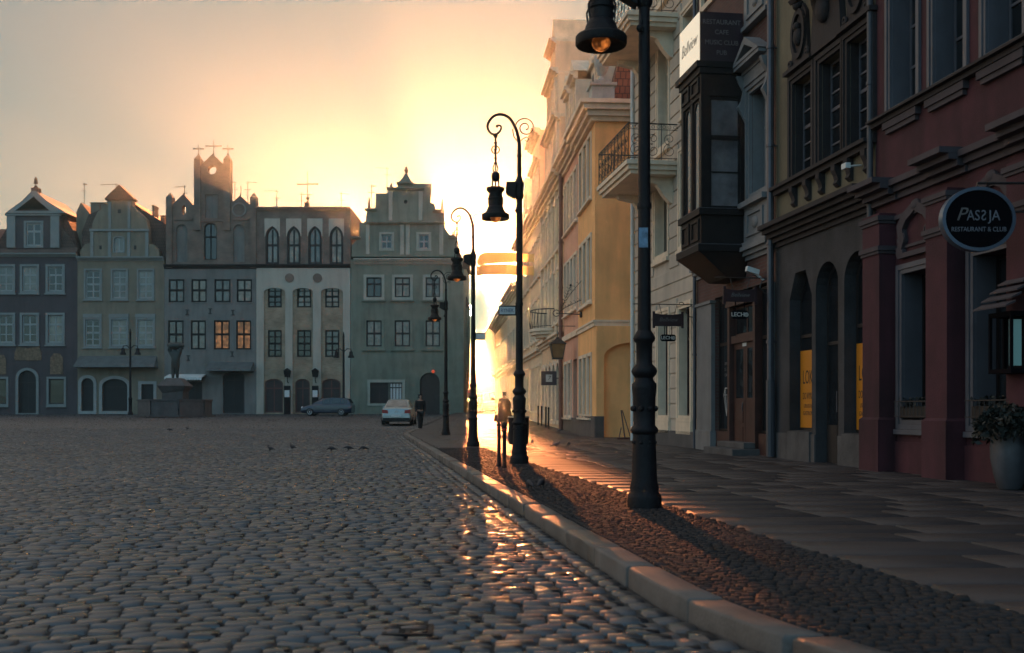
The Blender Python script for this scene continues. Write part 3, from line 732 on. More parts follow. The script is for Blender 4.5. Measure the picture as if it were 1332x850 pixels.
def build_beige():
    F = NR; xa = F.xY(23.12); xb = F.xY(18.63); H = 15.2
    B = Bld(F, xa, SW, 'townhouse', 'narrow beige house with grey arched ground floor and yellow posters in its openings', 'building', 'townhouses down the right side of the street')
    o1 = arch(F.x(1027), F.x(1056), .72, 3.42, 3.95, 'chamfer'); o2 = arch(F.x(1061), F.x(1091), SW, 3.45, 3.98, 'round', 12); o3 = arch(F.x(1098), F.x(1098)+1.05, .72, 3.5, 4.0, 'round', 12)
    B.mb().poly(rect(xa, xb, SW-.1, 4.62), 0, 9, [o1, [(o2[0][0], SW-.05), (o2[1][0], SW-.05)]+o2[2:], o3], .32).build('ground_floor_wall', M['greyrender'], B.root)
    b = B.mb()
    b.box(xa+.0, o1[0][0]-.0, -.03, .02, SW-.08, .66); b.box(o1[0][0], o1[1][0], -.06, .02, SW-.08, .70); b.box(o3[0][0], o3[1][0], -.06, .02, SW-.08, .70)
    b.box(o1[1][0]+.001, o2[0][0]-.001, -.03, .02, SW-.08, .66); b.box(o2[1][0]+.001, o3[0][0]-.001, -.03, .02, SW-.08, .66)
    b.build('plinth', M['plinth'], B.root)
    for l, dr in ((o1, 0), (o2, 1), (o3, 0)):
        x0, x1, z0, z1 = bb(l)
        wd = window(B, l, y=.23, fr=.07, cols=(() if not dr else (.5,)), rows=(.60,) , fm='ink', pm='glass', name='door' if dr else 'shop_window')
        if dr:
            B.mb().box(x0+.07, x0+.5, .208, .2295, SW, .85).box(x0+.53, x1-.07, .208, .2295, SW, .85).build('kick_panel', M['ink'], wd)
            n = B.mb().box(x0+.66, x0+.88, .22, .224, 1.8, 2.16).build('notice', M['paper'], wd)
            B.mb().box(x0+.70, x0+.84, .2165, .2195, 1.86, 2.1).build('print', M['signblue'], n)
            B.mb().tube([(x0+.56, .18, 1.1), (x0+.56, .18, 1.5)], .014, 6).build('handle', M['zinc'], wd)
        else:
            z0p, z1p = .78, 2.36
            ps = B.mb().box(x0+.05, x1-.05, .217, .222, z0p, z1p).build('poster', M['posteryellow'], wd)
            c = (x0+x1)/2
            for s, t, zz, sx in ((.40, 'LOKAL', 1.80, .62), (.2, 'DO WYNAJĘCIA', 1.42, .52), (.11, 'USŁUGI HANDEL', 1.22, .8), (.12, 'GASTRONOMIA', 1.07, .85)):
                text(t, s, 'ink', ps, B.L(c, .2155, zz), sx=sx, ext=.001)
    cam = B.mb().box(xb-.62, xb-.44, -.34, -.24, 5.42, 5.52).tube([(xb-.53, -.24, 5.47), (xb-.53, .01, 5.5)], .02, 6)
    cam.build('wall_camera', M['white'], B.root, bevel=.01)
    # upper storeys
    wx = [(F.x(1031), F.x(1054)), (F.x(1066), F.x(1089)), (F.x(1102), F.x(1128))]
    w1 = [rect(a+.05, a+.98, 5.93, 7.85) for a, c in wx]; w2 = [rect(a+.05, a+.98, 10.6, 12.9) for a, c in wx]
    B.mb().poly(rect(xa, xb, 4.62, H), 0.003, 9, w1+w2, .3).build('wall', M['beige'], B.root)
    b = B.mb(); cornice(b, xa+.02, xb-.02, 5.06, .46, .42, 0, 5); b.build('cornice', M['brownstone'], B.root)
    b = B.mb().box(xa+.1, xb-.05, -.2, .02, 5.80, 5.87).box(xa+.14, xb-.09, -.12, .021, 5.70, 5.798); b.build('sill_course', M['brownstone'], B.root)
    for k, l in enumerate(w1+w2):
        x0, x1, z0, z1 = bb(l)
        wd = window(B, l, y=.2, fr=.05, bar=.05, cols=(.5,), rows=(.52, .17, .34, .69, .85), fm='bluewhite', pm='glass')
        b = B.mb(); moulded_frame(b, l, .17, .07); b.build('surround', M['brownstone'], wd)
        B.mb().box(x0-.003, x0+.012, .04, .195, z0, z1).build('reveal_lining', M['brownstone'], wd)
        if k < 3:
            # brackets of the sill
            for xx in (x0+.04, x1-.2):
                B.mb().profile_x([(-.13, 5.699), (-.13, 5.6), (-.08, 5.5), (-.06, 5.42), (-.09, 5.36), (-.03, 5.3), (.02, 5.3), (.02, 5.699)], xx, xx+.16).build('bracket', M['brownstone'], wd)
            if k == 1:     # the middle window's hooded hood-mould
                b = B.mb(); xc = (x0+x1)/2
                b.poly([(x0-.2, 8.05), (x1+.2, 8.05), (x1+.16, 8.5), (x1+.1, 8.9), (x1+.28, 9.3), (xc, 9.75), (x0-.28, 9.3), (x0-.1, 8.9), (x0-.16, 8.5)], -.12, .02)
                b.profile_x([(-.55, 9.12), (-.5, 9.05), (.0, 9.3), (0, 9.7), (-.1, 9.72)], x0-.28, x1+.28)
                b.ball((xc, -.16, 8.75), .2, 8, 1, .7, 1.4); b.ball((xc, -.18, 8.98), .13, 8, 1, .8, 1.1)
            else:
                xc = (x0+x1)/2; b = B.mb()
                b.box(x0-.2, x1+.2, -.16, .02, 8.04, 8.12)
                b.ring([(xc+1.15*(p[0]-xc), p[1]) for p in circ(xc, 8.72, .30, .5, 20)], circ(xc, 8.72, .25, .39, 20), -.13, .02)
                b.poly([(xc-.42, 8.12), (xc+.42, 8.12), (xc+.36, 8.6), (xc+.3, 9.1), (xc+.12, 9.3), (xc-.12, 9.3), (xc-.3, 9.1), (xc-.36, 8.6)], -.07, .02)
                b.ball((xc, -.1, 8.66), .14, 8, 1, .7, 1.3); b.ball((xc, -.12, 8.86), .09, 7); b.ball((xc, -.1, 9.3), .12, 6)
                for sg in (-1, 1): b.tube(spiral(xc+sg*.42, 8.22, .02, .1, 0, 1.4*sg, 14, -.1), .03, 5)
            b.build('cartouche', M['brownstone'], wd, smooth=True, ang=40)
    b = B.mb(); cornice(b, xa, xb, H, .6, .55, 0, 4); b.build('eaves', M['brownstone'], B.root)
    B.mb().profile_x([(-.3, H), (4.5, H+3.2), (9, H)], xa, xb).build('roof', M['tiledark'], B.root)
    downpipe(F, xb-.02, H-.4, .055, 'darkpipe', 'dark rainwater pipe where the maroon house meets the beige one', -.09)
    downpipe(F, xa+.06, H-.4, .075, 'zinc', 'grey zinc rainwater pipe with dark foot between the bay-windowed house and the beige one', -.14, foot=True)
    return B

def downpipe(F, x, ztop, r, m, label, y=-.1, foot=False, z0=SW):
    o = empty('downpipe', F.world(x, y, z0), F.ang, label, 'downpipe', 'rainwater pipes on the right-hand house fronts')
    MB().tube([(0, 0, 1.75-z0 if foot else 0.02), (0, 0, ztop-z0-.3), (0, .05, ztop-z0)], r, 10).build('pipe', M[m], o, smooth=True)
    if foot: MB().tube([(0, 0, 0.02), (0, 0, 1.78-z0)], r*1.28, 10).build('standpipe', M['darkpipe'], o, smooth=True)
    b = MB(); zz = 2.6
    while zz < ztop-.5:
        b.lathe([(r*1.02, zz-z0-.03), (r*1.25, zz-z0-.03), (r*1.25, zz-z0+.03), (r*1.02, zz-z0+.03)], 10); b.box(-.012, .012, 0, abs(y)+.02, zz-z0-.012, zz-z0+.012); zz += 2.1
    b.build('clip', M[m], o)
    return o

def build_bay_house():
    F = NR; xa = F.xY(28.55); xb = F.xY(23.13); H = 15.8
    B = Bld(F, xa, SW, 'townhouse', 'brick house with a black wooden bay window over its dark wood shopfront', 'building', 'townhouses down the right side of the street')
    Z = F.z
    # shopfront opening
    s0, s1 = F.x(930), F.x(1004.5); dl, dr = F.x(949), F.x(985)
    up = rect(F.x(977), F.x(999), 6.05, 8.35)
    up2 = rect(F.x(977), F.x(999), 11.0, 13.6); up3 = [rect(F.x(914)+.05, F.x(914)+.95, 11.6, 14), rect(F.x(914)+1.25, F.x(914)+2.15, 11.6, 14)]
    B.mb().poly(rect(xa, xb, SW-.1, H), 0, 9, [rect(s0, s1, SW+.02, 3.95), up, up2]+up3, .5).build('wall', M['brickred'], B.root)
    b = B.mb()
    b.box(F.x(911), s0-.003, -.10, .02, SW, 3.82); b.box(F.x(911)-.05, s0+.03, -.14, .021, 3.822, 3.9); b.box(F.x(911)-.03, s0+.01, -.13, .022, SW-.05, .62)
    b.build('pilaster', M['greypil'], B.root, bevel=.008)
    b = B.mb().box(s1+.003, xb-.01, -.08, .02, SW, 3.9); b.build('pilaster', M['greypil'], B.root, bevel=.008)
    # timber shopfront: windows either side, door in the middle
    for (a, c) in ((s0, dl), (dr, s1)):
        l = rect(a+.03, c-.02, .62, 3.9)
        wd = window(B, l, y=.10, fr=.06, bar=.06, cols=(), rows=(.655,), fm='darkwood', pm='glass', name='shop_window')
        B.mb().box(a+.02, c-.01, .02, .16, SW, .61).build('stall_riser', M['redwood'], wd)
        xc = (a+c)/2; zc = 1.35
        hexg = [(xc-.2, zc+.16), (xc-.1, zc+.34), (xc+.1, zc+.34), (xc+.2, zc+.16), (xc, zc-.36)]
        lg = B.mb().ring(hexg, grow(hexg, -.022), .108, .113)
        for (p, q) in ((1, 4), (2, 4), (0, 3)):
            P, Q = hexg[p], hexg[q]; lg.tube([(P[0], .111, P[1]), (Q[0], .111, Q[1])], .006, 4)
        lg.build('logo', M['letter'], wd)
        for j, (t, zz) in enumerate((('OPEN', 2.28), ('12 - 24', 2.14), ('CAFE', 2.0))):
            text(t, .1, 'letterdim', wd, B.L(xc, .11, zz), ext=.001)
    d = B.mb()
    for xx in (dl, dr-.14): d.box(xx, xx+.14, -.06, .2, SW, 3.88)
    d.box(dl+.141, dr-.141, -.02, .2, 2.72, 2.9); d.box(dl-.02, dr+.02, -.1, .0, 3.6, 3.86)
    dm = d.build('door_frame', M['redwood'], B.root, bevel=.008)
    da, db = dl+.145, dr-.145; mid = (da+db)/2
    for (p, q) in ((da, mid-.008), (mid+.008, db)):
        lf = B.mb().poly(rect(p, q, SW+.12, 2.715), .06, .11, [rect(p+.12, q-.12, 1.42, 2.58)], None)
        for zz in ((.34, .74), (.84, 1.28)): lf.box(p+.13, q-.13, .045, .0595, zz[0], zz[1])
        lo = lf.build('door_leaf', M['redwood'], dm)
        B.mb().poly(rect(p+.11, q-.11, 1.41, 2.59), .08, .09).build('pane', M['glass'], dm)
    B.mb().tube([(mid-.06, .02, 1.1), (mid-.06, .0, 1.2), (mid-.06, .02, 1.32)], .014, 6).build('handle', M['zinc'], dm)
    window(B, rect(da, db, 2.905, 3.6), y=.1, fr=.05, cols=(.5,), rows=(), fm='redwood', pm='glass', name='transom_window')
    B.mb().box(mid-.13, mid+.13, .035, .043, 2.63, 2.71).build('notice', M['paper'], dm)
    st = B.mb().box(dl-.1, dr+.1, -.62, .06, SW-.06, SW+.14).box(dl, dr, -.32, .0595, SW+.142, SW+.28); st.build('step', M['plinth'], B.root, bevel=.015)
    # moulding over shopfront
    b = B.mb(); cornice(b, xa+.02, xb-.05, 4.86, .3, .22, 0, 3); b.build('cornice', M['offwhite'], B.root)
    # windows with pediment, jambs and panelled apron
    for l, pd in ((up, 1), (up2, 1)):
        x0, x1, z0, z1 = bb(l); xc = (x0+x1)/2
        wd = window(B, l, y=.3, fr=.06, cols=(.5,), rows=(.66,), fm='offwhite', pm='glass')
        b = B.mb(); moulded_frame(b, l, .17, .09); b.build('surround', M['offwhite'], wd)
        B.mb().box(x0-.003, x0+.012, .04, .295, z0, z1).build('reveal_lining', M['offwhite'], wd)
        p = B.mb(); cornice(p, x0-.3, x1+.3, z1+.62, .16, .34, 0, 2)
        p.box(x0-.2, x1+.2, -.12, .02, z1+.18, z1+.458)
        tri = [(x0-.34, z1+.625), (x1+.34, z1+.625), (xc, z1+1.12)]
        p.poly(tri, -.36, .02, [[(x0-.02, z1+.70), (x1+.02, z1+.70), (xc, z1+.95)]], -.2)
        p.build('pediment', M['offwhite'], wd)
        k = B.mb()
        for sg, xx in ((-1, x0-.17), (1, x1+.17)):
            xa_ = xx if sg > 0 else xx-.14
            k.profile_x([(-.28, z1+.455), (-.22, z1+.3), (-.12, z1+.12), (-.16, z1-.1), (-.24, z1-.25), (-.14, z1-.45), (-.06, z1-.62), (.02, z1-.62), (.02, z1+.455)], xa_, xa_+.14)
        k.build('console', M['offwhite'], wd)
        q = B.mb(); q.box(x0-.24, x1+.24, -.24, .02, z0-.3, z0-.18); q.box(x0-.2, x1+.2, -.10, .019, z0-1.08, z0-.302)
        q.ring(rect(x0, x1, z0-.98, z0-.42), rect(x0+.1, x1-.1, z0-.9, z0-.5), -.14, -.09); q.ball((xc, -.1, z0-.7), .14, 7, 1.2, .5, 1)
        q.box(x0-.24, x1+.24, -.16, .021, z0-1.18, z0-1.083)
        q.build('apron', M['offwhite'], wd)
    for l in up3:
        window(B, l, y=.3, fr=.06, cols=(.5,), rows=(.66,), fm='offwhite', pm='glass', sur=(.14, .06, 'creamtrim'))
    # the bay window
    P = 1.1; b0 = F.xY(26.35); b1 = F.x(972); y0 = -P
    lower = B.mb()
    lower.box(b0, b1, y0, .02, 4.95, 5.62)
    lower.box(b0-.1, b1+.1, y0-.1, .021, 4.78, 4.93); lower.hexa([(b0+.15, -.45, 4.2), (b1-.1, -.45, 4.2), (b1-.1, .02, 4.2), (b0+.15, .02, 4.2), (b0-.08, y0-.08, 4.775), (b1+.08, y0-.08, 4.775), (b1+.08, .02, 4.775), (b0-.08, .02, 4.775)])
    lower.box(b0-.07, b1+.07, y0-.07, .022, 5.62, 5.76)
    for (p, q) in ((b0+.12, (b0+b1)/2-.08), ((b0+b1)/2+.08, b1-.12)):
        lower.ring(rect(p, q, 5.05, 5.55), rect(p+.07, q-.07, 5.12, 5.48), y0-.04, y0+.005)
    bay = lower.build('bay_window', M['darkwood'], B.root)
    B.mb().box(b0-.102, b1+.102, y0-.102, .0, 4.932, 4.95).box(b0-.075, b1+.075, y0-.075, 0, 5.762, 5.775).build('flashing', M['zinc'], bay)
    # corner posts, head
    pst = B.mb()
    for xx in (b0, b1-.16): pst.box(xx, xx+.16, y0, y0+.2, 5.775, 8.35)
    pst.box(b1-.1, b1, -.16, .02, 5.775, 8.35); pst.box(b0, b0+.1, -.16, .02, 5.775, 8.35)
    pst.box((b0+b1)/2-.07, (b0+b1)/2+.07, y0+.01, y0+.12, 5.775, 8.35)
    pst.box(b0, b1, y0+.001, .02, 8.351, 9.0); pst.box(b0-.12, b1+.05, y0-.12, .021, 9.0, 9.14); pst.box(b0-.05, b1+.03, y0-.05, .022, 8.86, 8.998)
    for (p, q) in ((b0+.12, (b0+b1)/2-.08), ((b0+b1)/2+.08, b1-.12)):
        pst.ring(rect(p, q, 8.45, 8.82), rect(p+.07, q-.07, 8.52, 8.75), y0-.04, y0+.005)
    pst.build('posts', M['darkwood'], bay)
    for (p, q) in ((b0+.16, (b0+b1)/2-.07), ((b0+b1)/2+.07, b1-.16)):
        l = arch(p, q, 5.78, 7.95, 8.34, 'round', 10)
        wd = B.mb().ring([(p-.0, 5.776), (q, 5.776)]+[(x, 8.349) if False else (x, z) for x, z in l[2:]], grow(l, -.05), y0+.04, y0+.1)
        w_ = wd.build('front_light', M['darkwood'], bay)
        B.mb().poly(grow(l, -.03), y0+.06, y0+.075).build('pane', M['glass_bright'], w_)
        sp = B.mb().poly([(p, 8.34), (p, 7.95)]+[(x, z) for x, z in l[::-1] if z >= 7.94][1:] + [(q, 8.34)], y0+.05, y0+.09)
        sp.build('spandrel', M['darkwood'], w_)
    # side light facing the camera: local y runs along it
    for xx, th in ((b1-.09, .06), (b0+.03, .06)):
        sd = B.mb()
        ya, yb = y0+.2, -.16
        for (za, zb) in ((5.776, 5.84), (7.36, 7.46), (8.28, 8.35), (6.6, 6.63)): sd.box(xx, xx+th, ya, yb, za, zb)
        sd.box(xx, xx+th, ya, ya+.05, 5.842, 8.279); sd.box(xx, xx+th, yb-.05, yb, 5.842, 8.279)
        s_ = sd.build('side_light', M['darkwood'], bay)
        B.mb().box(xx+.025, xx+.035, ya+.03, yb-.03, 5.8, 8.3).build('pane', M['bay_side'], s_)
    # sign box on the roof of the bay
    sg = B.mb().box(b0+.0, b1-.01, y0-.02, -.1, 9.16, 10.28).build('sign_box', M['signdark'], bay)
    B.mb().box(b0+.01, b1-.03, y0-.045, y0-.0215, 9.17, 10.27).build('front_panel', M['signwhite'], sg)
    text('Bellview', .42, 'lettergrey', sg, B.L((b0+b1)/2, y0-.049, 9.72), shear=.35, sx=.86, bold=-.006)
    for t, s_, zz in (('RESTAURANT', .155, 10.05), ('CAFE', .15, 9.82), ('MUSIC CLUB', .15, 9.58), ('PUB', .15, 9.35)):
        text(t, s_, 'letterdim', sg, B.L(b1-.006, (y0-.12)/2, zz), rot=(PI/2, 0, PI/2), sx=.95)
    b = B.mb(); cornice(b, xa, xb, H, .7, .6, 0, 4); b.build('eaves', M['offwhite'], B.root)
    B.mb().profile_x([(-.3, H), (4.5, H+3.2), (9, H)], xa, xb).build('roof', M['tiledark'], B.root)
    # wall fittings
    c = B.mb(); xx = F.x(994)
    c.hexa([(xx-.06, -.42, 4.2), (xx+.06, -.42, 4.2), (xx+.06, -.14, 4.12), (xx-.06, -.14, 4.12), (xx-.06, -.4, 4.31), (xx+.06, -.4, 4.31), (xx+.06, -.12, 4.23), (xx-.06, -.12, 4.23)]).tube([(xx, -.2, 4.15), (xx, .0, 4.0)], .025, 6)
    c.build('wall_camera', M['white'], B.root)
    downpipe(F, xa+.05, H-.4, .05, 'zinc', 'thin grey rainwater pipe between the cream house and the bay-windowed house', -.08)
    hanging_sign(F, F.x(1006)-.12, 3.78, .72, .30, 'black hanging pub sign closest to the shop door, over a small beer plate', 3.2)
    hanging_sign(F, xa-.12, 3.72, .8, .36, 'dark hanging pub sign on a long rod before the cream house wall', 3.05, ext=.35)
    return B

def hanging_sign(F, x, ztop, w, h, label, z2, ext=.0):
    """a board hung from an iron arm that stands square off the wall; local -y is away from the wall"""
    o = empty('pub_sign', F.world(x, 0, ztop), F.ang, label, 'sign', 'pub signs hung on iron arms')
    L = .35+w+.2+ext
    MB().tube([(0, .02, .22), (0, -L, .22)], .013, 6).tube([(0, -.02, -.12), (0, -.16, -.1), (0, -.26, .02), (0, -.22, .14), (0, -.1, .2)], .014, 6).tube([(0, -.3, .22), (0, -.36, .28), (0, -.44, .27), (0, -.44, .225)], .011, 6).box(-.03, .03, -.012, .02, -.2, .3).build('iron_arm', M['iron2'], o, smooth=True)
    ya, yb = -.35-w, -.35
    MB().tube([(0, ya+w*.2, .21), (0, ya+w*.28, -.04)], .008, 5).tube([(0, yb-w*.2, .21), (0, yb-w*.28, -.04)], .008, 5).build('hanger', M['iron2'], o)
    bd = MB()
    n = 8
    top = [(ya+w*i/n, -.02-.035*math.sin(PI*i/n)) for i in range(n+1)]
    pts = top + [(p[0], -h-.0-(.0)*math.sin(0)) for p in top[::-1]]
    vs = [(-.02, y, z) for y, z in pts]+[(.02, y, z) for y, z in pts]; m_ = len(pts)
    fs = [(i, 2*n+1-i, 2*n-i, i+1) for i in range(n)]+[tuple(j+m_ for j in (i, 2*n+1-i, 2*n-i, i+1)) for i in range(n)]+[(j, (j+1) % m_, m_+(j+1) % m_, m_+j) for j in range(m_)]
    bd.add(vs, fs); bd.box(-.026, .026, ya-.02, ya+.04, -h-.05, .03); bd.box(-.026, .026, yb-.04, yb+.02, -h-.05, .03)
    b_ = bd.build('board', M['signmaroon'], o)
    yc = (ya+yb)/2
    text('Bellview', h*.42, 'letterdim', b_, (.023, yc, -h*.52), rot=(PI/2, 0, PI/2), shear=.3)
    zz = z2-ztop; w2 = w*.52
    lo = MB()
    oc = [(yc-w2/2, zz+.05), (yc-w2/2+.04, zz+.09), (yc+w2/2-.04, zz+.09), (yc+w2/2, zz+.05), (yc+w2/2, zz-.05), (yc+w2/2-.04, zz-.09), (yc-w2/2+.04, zz-.09), (yc-w2/2, zz-.05)]
    lo.add([(-.018, y, z) for y, z in oc]+[(.018, y, z) for y, z in oc], [tuple(range(8)), tuple(range(8, 16))]+[(j, (j+1) % 8, 8+(j+1) % 8, 8+j) for j in range(8)])
    lo.tube([(0, yc-.1, -h+.01), (0, yc-.1, zz+.085)], .012, 5).tube([(0, yc+.1, -h+.01), (0, yc+.1, zz+.085)], .012, 5)
    p_ = lo.build('small_board', M['signblack'], o)
    text('LECH', .125, 'letter', p_, (.0205, yc-.05, zz), rot=(PI/2, 0, PI/2), bold=.002)
    MB().lathe([(.048, 0), (.048, .004), (.03, .004), (.03, 0)], 14).build('emblem', M['letter'], p_).matrix_local = Matrix.Translation((.018, yc+.14, zz)) @ Matrix.Rotation(PI/2, 4, 'Y')
    return o

def iron_rail(mb, p0, p1, z0, h):
    """scrolled balcony railing between two plan points"""
    a = Vector((p0[0], p0[1], 0)); c = Vector((p1[0], p1[1], 0)); L = (c-a).length; u = (c-a)/L
    P = lambda s, z: tuple(a+u*s+Vector((0, 0, z0+z)))
    for zz, r in ((.06, .012), (h-.16, .01), (h, .02)): mb.tube([P(0, zz), P(L, zz)], r, 5)
    n = max(2, round(L/.42)); w = L/n
    for k in range(n+1): mb.tube([P(k*w, 0), P(k*w, h)], .012, 4)
    for k in range(n):
        s0 = k*w+w/2
        for cz, r0, dr, st in ((.28, w*.42, 1, PI*.5), (h-.42, w*.36, -1, -PI*.5)):
            mb.tube([P(s0+(r0*(1-.75*i/18))*math.cos(st+dr*2*PI*1.35*i/18), cz+(r0*(1-.75*i/18))*math.sin(st+dr*2*PI*1.35*i/18)) for i in range(19)], .009, 4)
        m2 = max(2, int(w/.12))
        for j in range(m2): mb.tube([P(k*w+w*(j+.5)/m2+.045*math.cos(2*PI*i/8), h-.08+.045*math.sin(2*PI*i/8)) for i in range(9)], .006, 4)
    return mb

def build_cream():
    F = NR; xa = F.xY(35.0); xb = F.xY(28.56); H = 17.0
    B = Bld(F, xa, SW, 'townhouse', 'cream house with grooved plaster courses and two scrolled iron balconies', 'building', 'townhouses down the right side of the street')
    g1 = rect(F.x(857), F.x(870), .98, 3.95); g2 = rect(F.x(884), F.x(898.5), .98, 3.95)
    f1 = [rect(F.x(853), F.x(869), 5.75, 8.25)]
    f2 = [rect(F.x(857), F.x(870), 8.95, 12.0)]; f3 = [rect(F.x(857), F.x(870), 13.3, 15.6)]
    f1.append(rect(f1[0][0][0]+2.6, f1[0][1][0]+2.6-.1, 5.75, 8.25)); f2.append(rect(f2[0][0][0]+2.5, f2[0][1][0]+2.5, 9.4, 12.0)); f3.append(rect(f3[0][0][0]+2.5, f3[0][1][0]+2.5, 13.3, 15.6))
    B.mb().poly(rect(xa, xb, SW-.1, H), 0.0, 9, [g1, g2]+f1+f2+f3, .4).build('wall', M['cream'], B.root)
    # grooved courses: raised plaster bands clear of the openings
    ops = sorted([bb(l) for l in [g1, g2]+f1+f2+f3]); z = .9
    c = B.mb()
    while z < H-1.2:
        z1 = min(z+.40, H-1)
        cuts = [(o[0]-.2, o[1]+.2) for o in ops if o[2]-.25 < z1 and o[3]+.22 > z]; x = xa+.02
        for (p, q) in sorted(cuts)+[(xb-.02, None)]:
            if p-x > .05: c.box(x, p, -.035, .012, z, z1-.03)
            if q: x = max(x, q)
        z += .43
    c.build('courses', M['cream'], B.root, bevel=.012)
    for l in [g1, g2]+f1+f2+f3:
        x0, x1, z0, z1 = bb(l)
        gnd = z0 < 1
        wd = window(B, l, y=.22, fr=.06, cols=(.5,), rows=(.72,), fm='redwood' if gnd else 'creamtrim', pm='glass')
        b = B.mb(); moulded_frame(b, l, .17, .06); b.build('surround', M['creamtrim'], wd)
        B.mb().box(x0-.003, x0+.012, .03, .215, z0, z1).box(x1-.012, x1+.003, .03, .215, z0, z1).build('reveal_lining', M['creamtrim'], wd)
        if gnd: B.mb().box(x0-.16, x1+.16, -.07, .02, SW+.35, z0-.175).build('panel', M['creamtrim'], wd)
        elif z0 > 5: B.mb().box(x0-.2, x1+.2, -.12, .02, z0-.29, z0-.175).build('sill', M['creamtrim'], wd, bevel=.01)
    B.mb().box(xa+.01, xb-.01, -.07, .02, SW-.1, .55).build('plinth', M['plinth'], B.root)
    b = B.mb(); cornice(b, xa, xb, H, .9, .7, 0, 5); b.build('eaves', M['creamtrim'], B.root)
    B.mb().profile_x([(-.4, H), (4.5, H+3.2), (9, H)], xa, xb).build('roof', M['tiledark'], B.root)
    # balconies
    P = 1.5; ba, bc = F.x(776, P), F.xY(30.15)
    for zs in (8.0, 12.15):
        s = B.mb(); s.box(ba, bc, -P, .02, zs, zs+.12); s.box(ba+.06, bc-.06, -P+.06, .021, zs-.13, zs-.002); s.box(ba+.14, bc-.14, -P+.14, .022, zs-.24, zs-.132)
        bl = s.build('balcony', M['creamtrim'], B.root)
        for xx in (ba+.5, bc-.75):
            B.mb().profile_x([(-1.0, zs-.242), (-.95, zs-.36), (-.5, zs-.45), (-.3, zs-.75), (-.12, zs-.95), (.02, zs-1.0), (.02, zs-.242)], xx, xx+.25).build('bracket', M['creamtrim'], bl)
        r = B.mb(); q = P-.06
        iron_rail(r, (ba+.06, -.02), (ba+.06, -q), zs+.122, 1.02); iron_rail(r, (ba+.06, -q), (bc-.06, -q), zs+.122, 1.02); iron_rail(r, (bc-.06, -q), (bc-.06, -.02), zs+.122, 1.02)
        r.build('railing', M['iron2'], bl)
    downpipe(F, xa+.03, H-.4, .06, 'white', 'pale rainwater pipe at the far end of the cream house beside the ochre wall', -.1)
    # two small lamps on the first floor window
    return B

def build_near_things(B, piers):
    F = NR
    # oval sign
    Y = 13.9; X = (1271-CX)/FPX*Y; z = HC+(HY-286)/FPX*Y
    o = empty('oval_sign', (X, Y, z), 0, 'oval black restaurant sign with silvery rim, hung out from a maroon pier', 'sign')
    out = [(p[0], p[1]) for p in circ(0, 0, .455, .395, 40)]
    d = MB().poly(out, -.05, .05).build('disc', M['signblack'], o)
    MB().ring(out and circ(0, 0, .475, .415, 40), circ(0, 0, .43, .37, 40), -.065, .065).build('rim', M['signrim'], o, smooth=True, ang=40)
    text('P', .24, 'letterdim', d, (-.235, -.054, .055), shear=.35)
    text('AS', .19, 'letter2', d, (-.07, -.054, .04), sx=.8)
    t = text('S', .19, 'letter2', d, (.062, -.054, .04), sx=-.8)
    text('JA', .19, 'letter2', d, (.2, -.054, .04), sx=.85)
    text('RESTAURANT & CLUB', .085, 'letter2', d, (.0, -.054, -.135), sx=.85)
    wx = 8.9-.14*Y-.2
    MB().tube([(0, 0, .41), (0, 0, .47), (wx-X-.05, 0, .47)], .018, 6).tube([(.46, 0, .1), (wx-X+.1, 0, .1)], .015, 6).build('bracket', M['iron2'], o)
    # menu case on the third pier
    x3 = piers[2]
    mx = F.xY(14.75)
    m = empty('menu_case', F.world(x3+.02, -.29, 1.62), F.ang, 'black lit menu case with a slatted hood on the maroon pier above the planter', 'display case')
    MB().box(0, .5, -.27, -.0, 0, .06).box(0, .5, -.27, 0, .74, .8).box(0, .5, -.03, 0, .061, .739).box(0, .035, -.27, -.235, .061, .739).box(.465, .5, -.27, -.235, .061, .739).box(0, .035, -.07, -.031, .061, .739).build('case', M['signblack'], m)
    MB().box(.38, .39, -.22, -.05, .1, .70).build('menu_sheet', M['menu'], m)
    h = MB()
    for k in range(4):
        y = -.42+.1*k; zz = .84+.11*k
        h.hexa([(-.12+.03*k, y, zz), (.62-.03*k, y, zz), (.62-.03*k, y+.14, zz+.06), (-.12+.03*k, y+.14, zz+.06), (-.12+.03*k, y, zz+.02), (.62-.03*k, y, zz+.02), (.62-.03*k, y+.14, zz+.09), (-.12+.03*k, y+.14, zz+.09)])
    h.build('slatted_hood', M['maroondark'], m)
    # planter
    Y = 14.0; X = (1309-CX)/FPX*Y
    p = empty('planter', (X, Y-.1, SW), 0, 'tall pale round planter with a dark bushy plant by the maroon pier', 'planter')
    MB().lathe([(.13, 0), (.15, .02), (.2, .2), (.235, .4), (.24, .55), (.225, .66), (.235, .69), (.235, .72), (.2, .72), (.19, .66)], 24).build('pot', M['pot'], p, smooth=True)
    MB().lathe([(.01, .62), (.2, .655)], 16).build('soil', M['ink'], p)
    f = MB()
    for k in range(1700):
        a = random.uniform(0, 2*PI); r = .46*math.sqrt(random.random()); hh = .68+random.random()**.7*(.46-.4*r)
        leaf(f, (r*math.cos(a), r*math.sin(a), hh-max(0, r-.28)*.5), random.uniform(.03, .06))
    f.build('foliage', M['leafdark'], p)
    st = MB()
    for k in range(14):
        a = random.uniform(0, 2*PI); r = random.uniform(.1, .38); st.tube([(0.02*math.cos(a), .02*math.sin(a), .62), (r*.5*math.cos(a), r*.5*math.sin(a), .85), (r*math.cos(a), r*math.sin(a), 1.0)], .006, 4)
    st.build('stems', M['leafdark'], p)
# ------------------------------------------------------------------ far right row, running on to the sun
GRP = 'townhouses down the right side of the street'
def floors_windows(B, xs, w, zr, wall_ops, **kw): pass

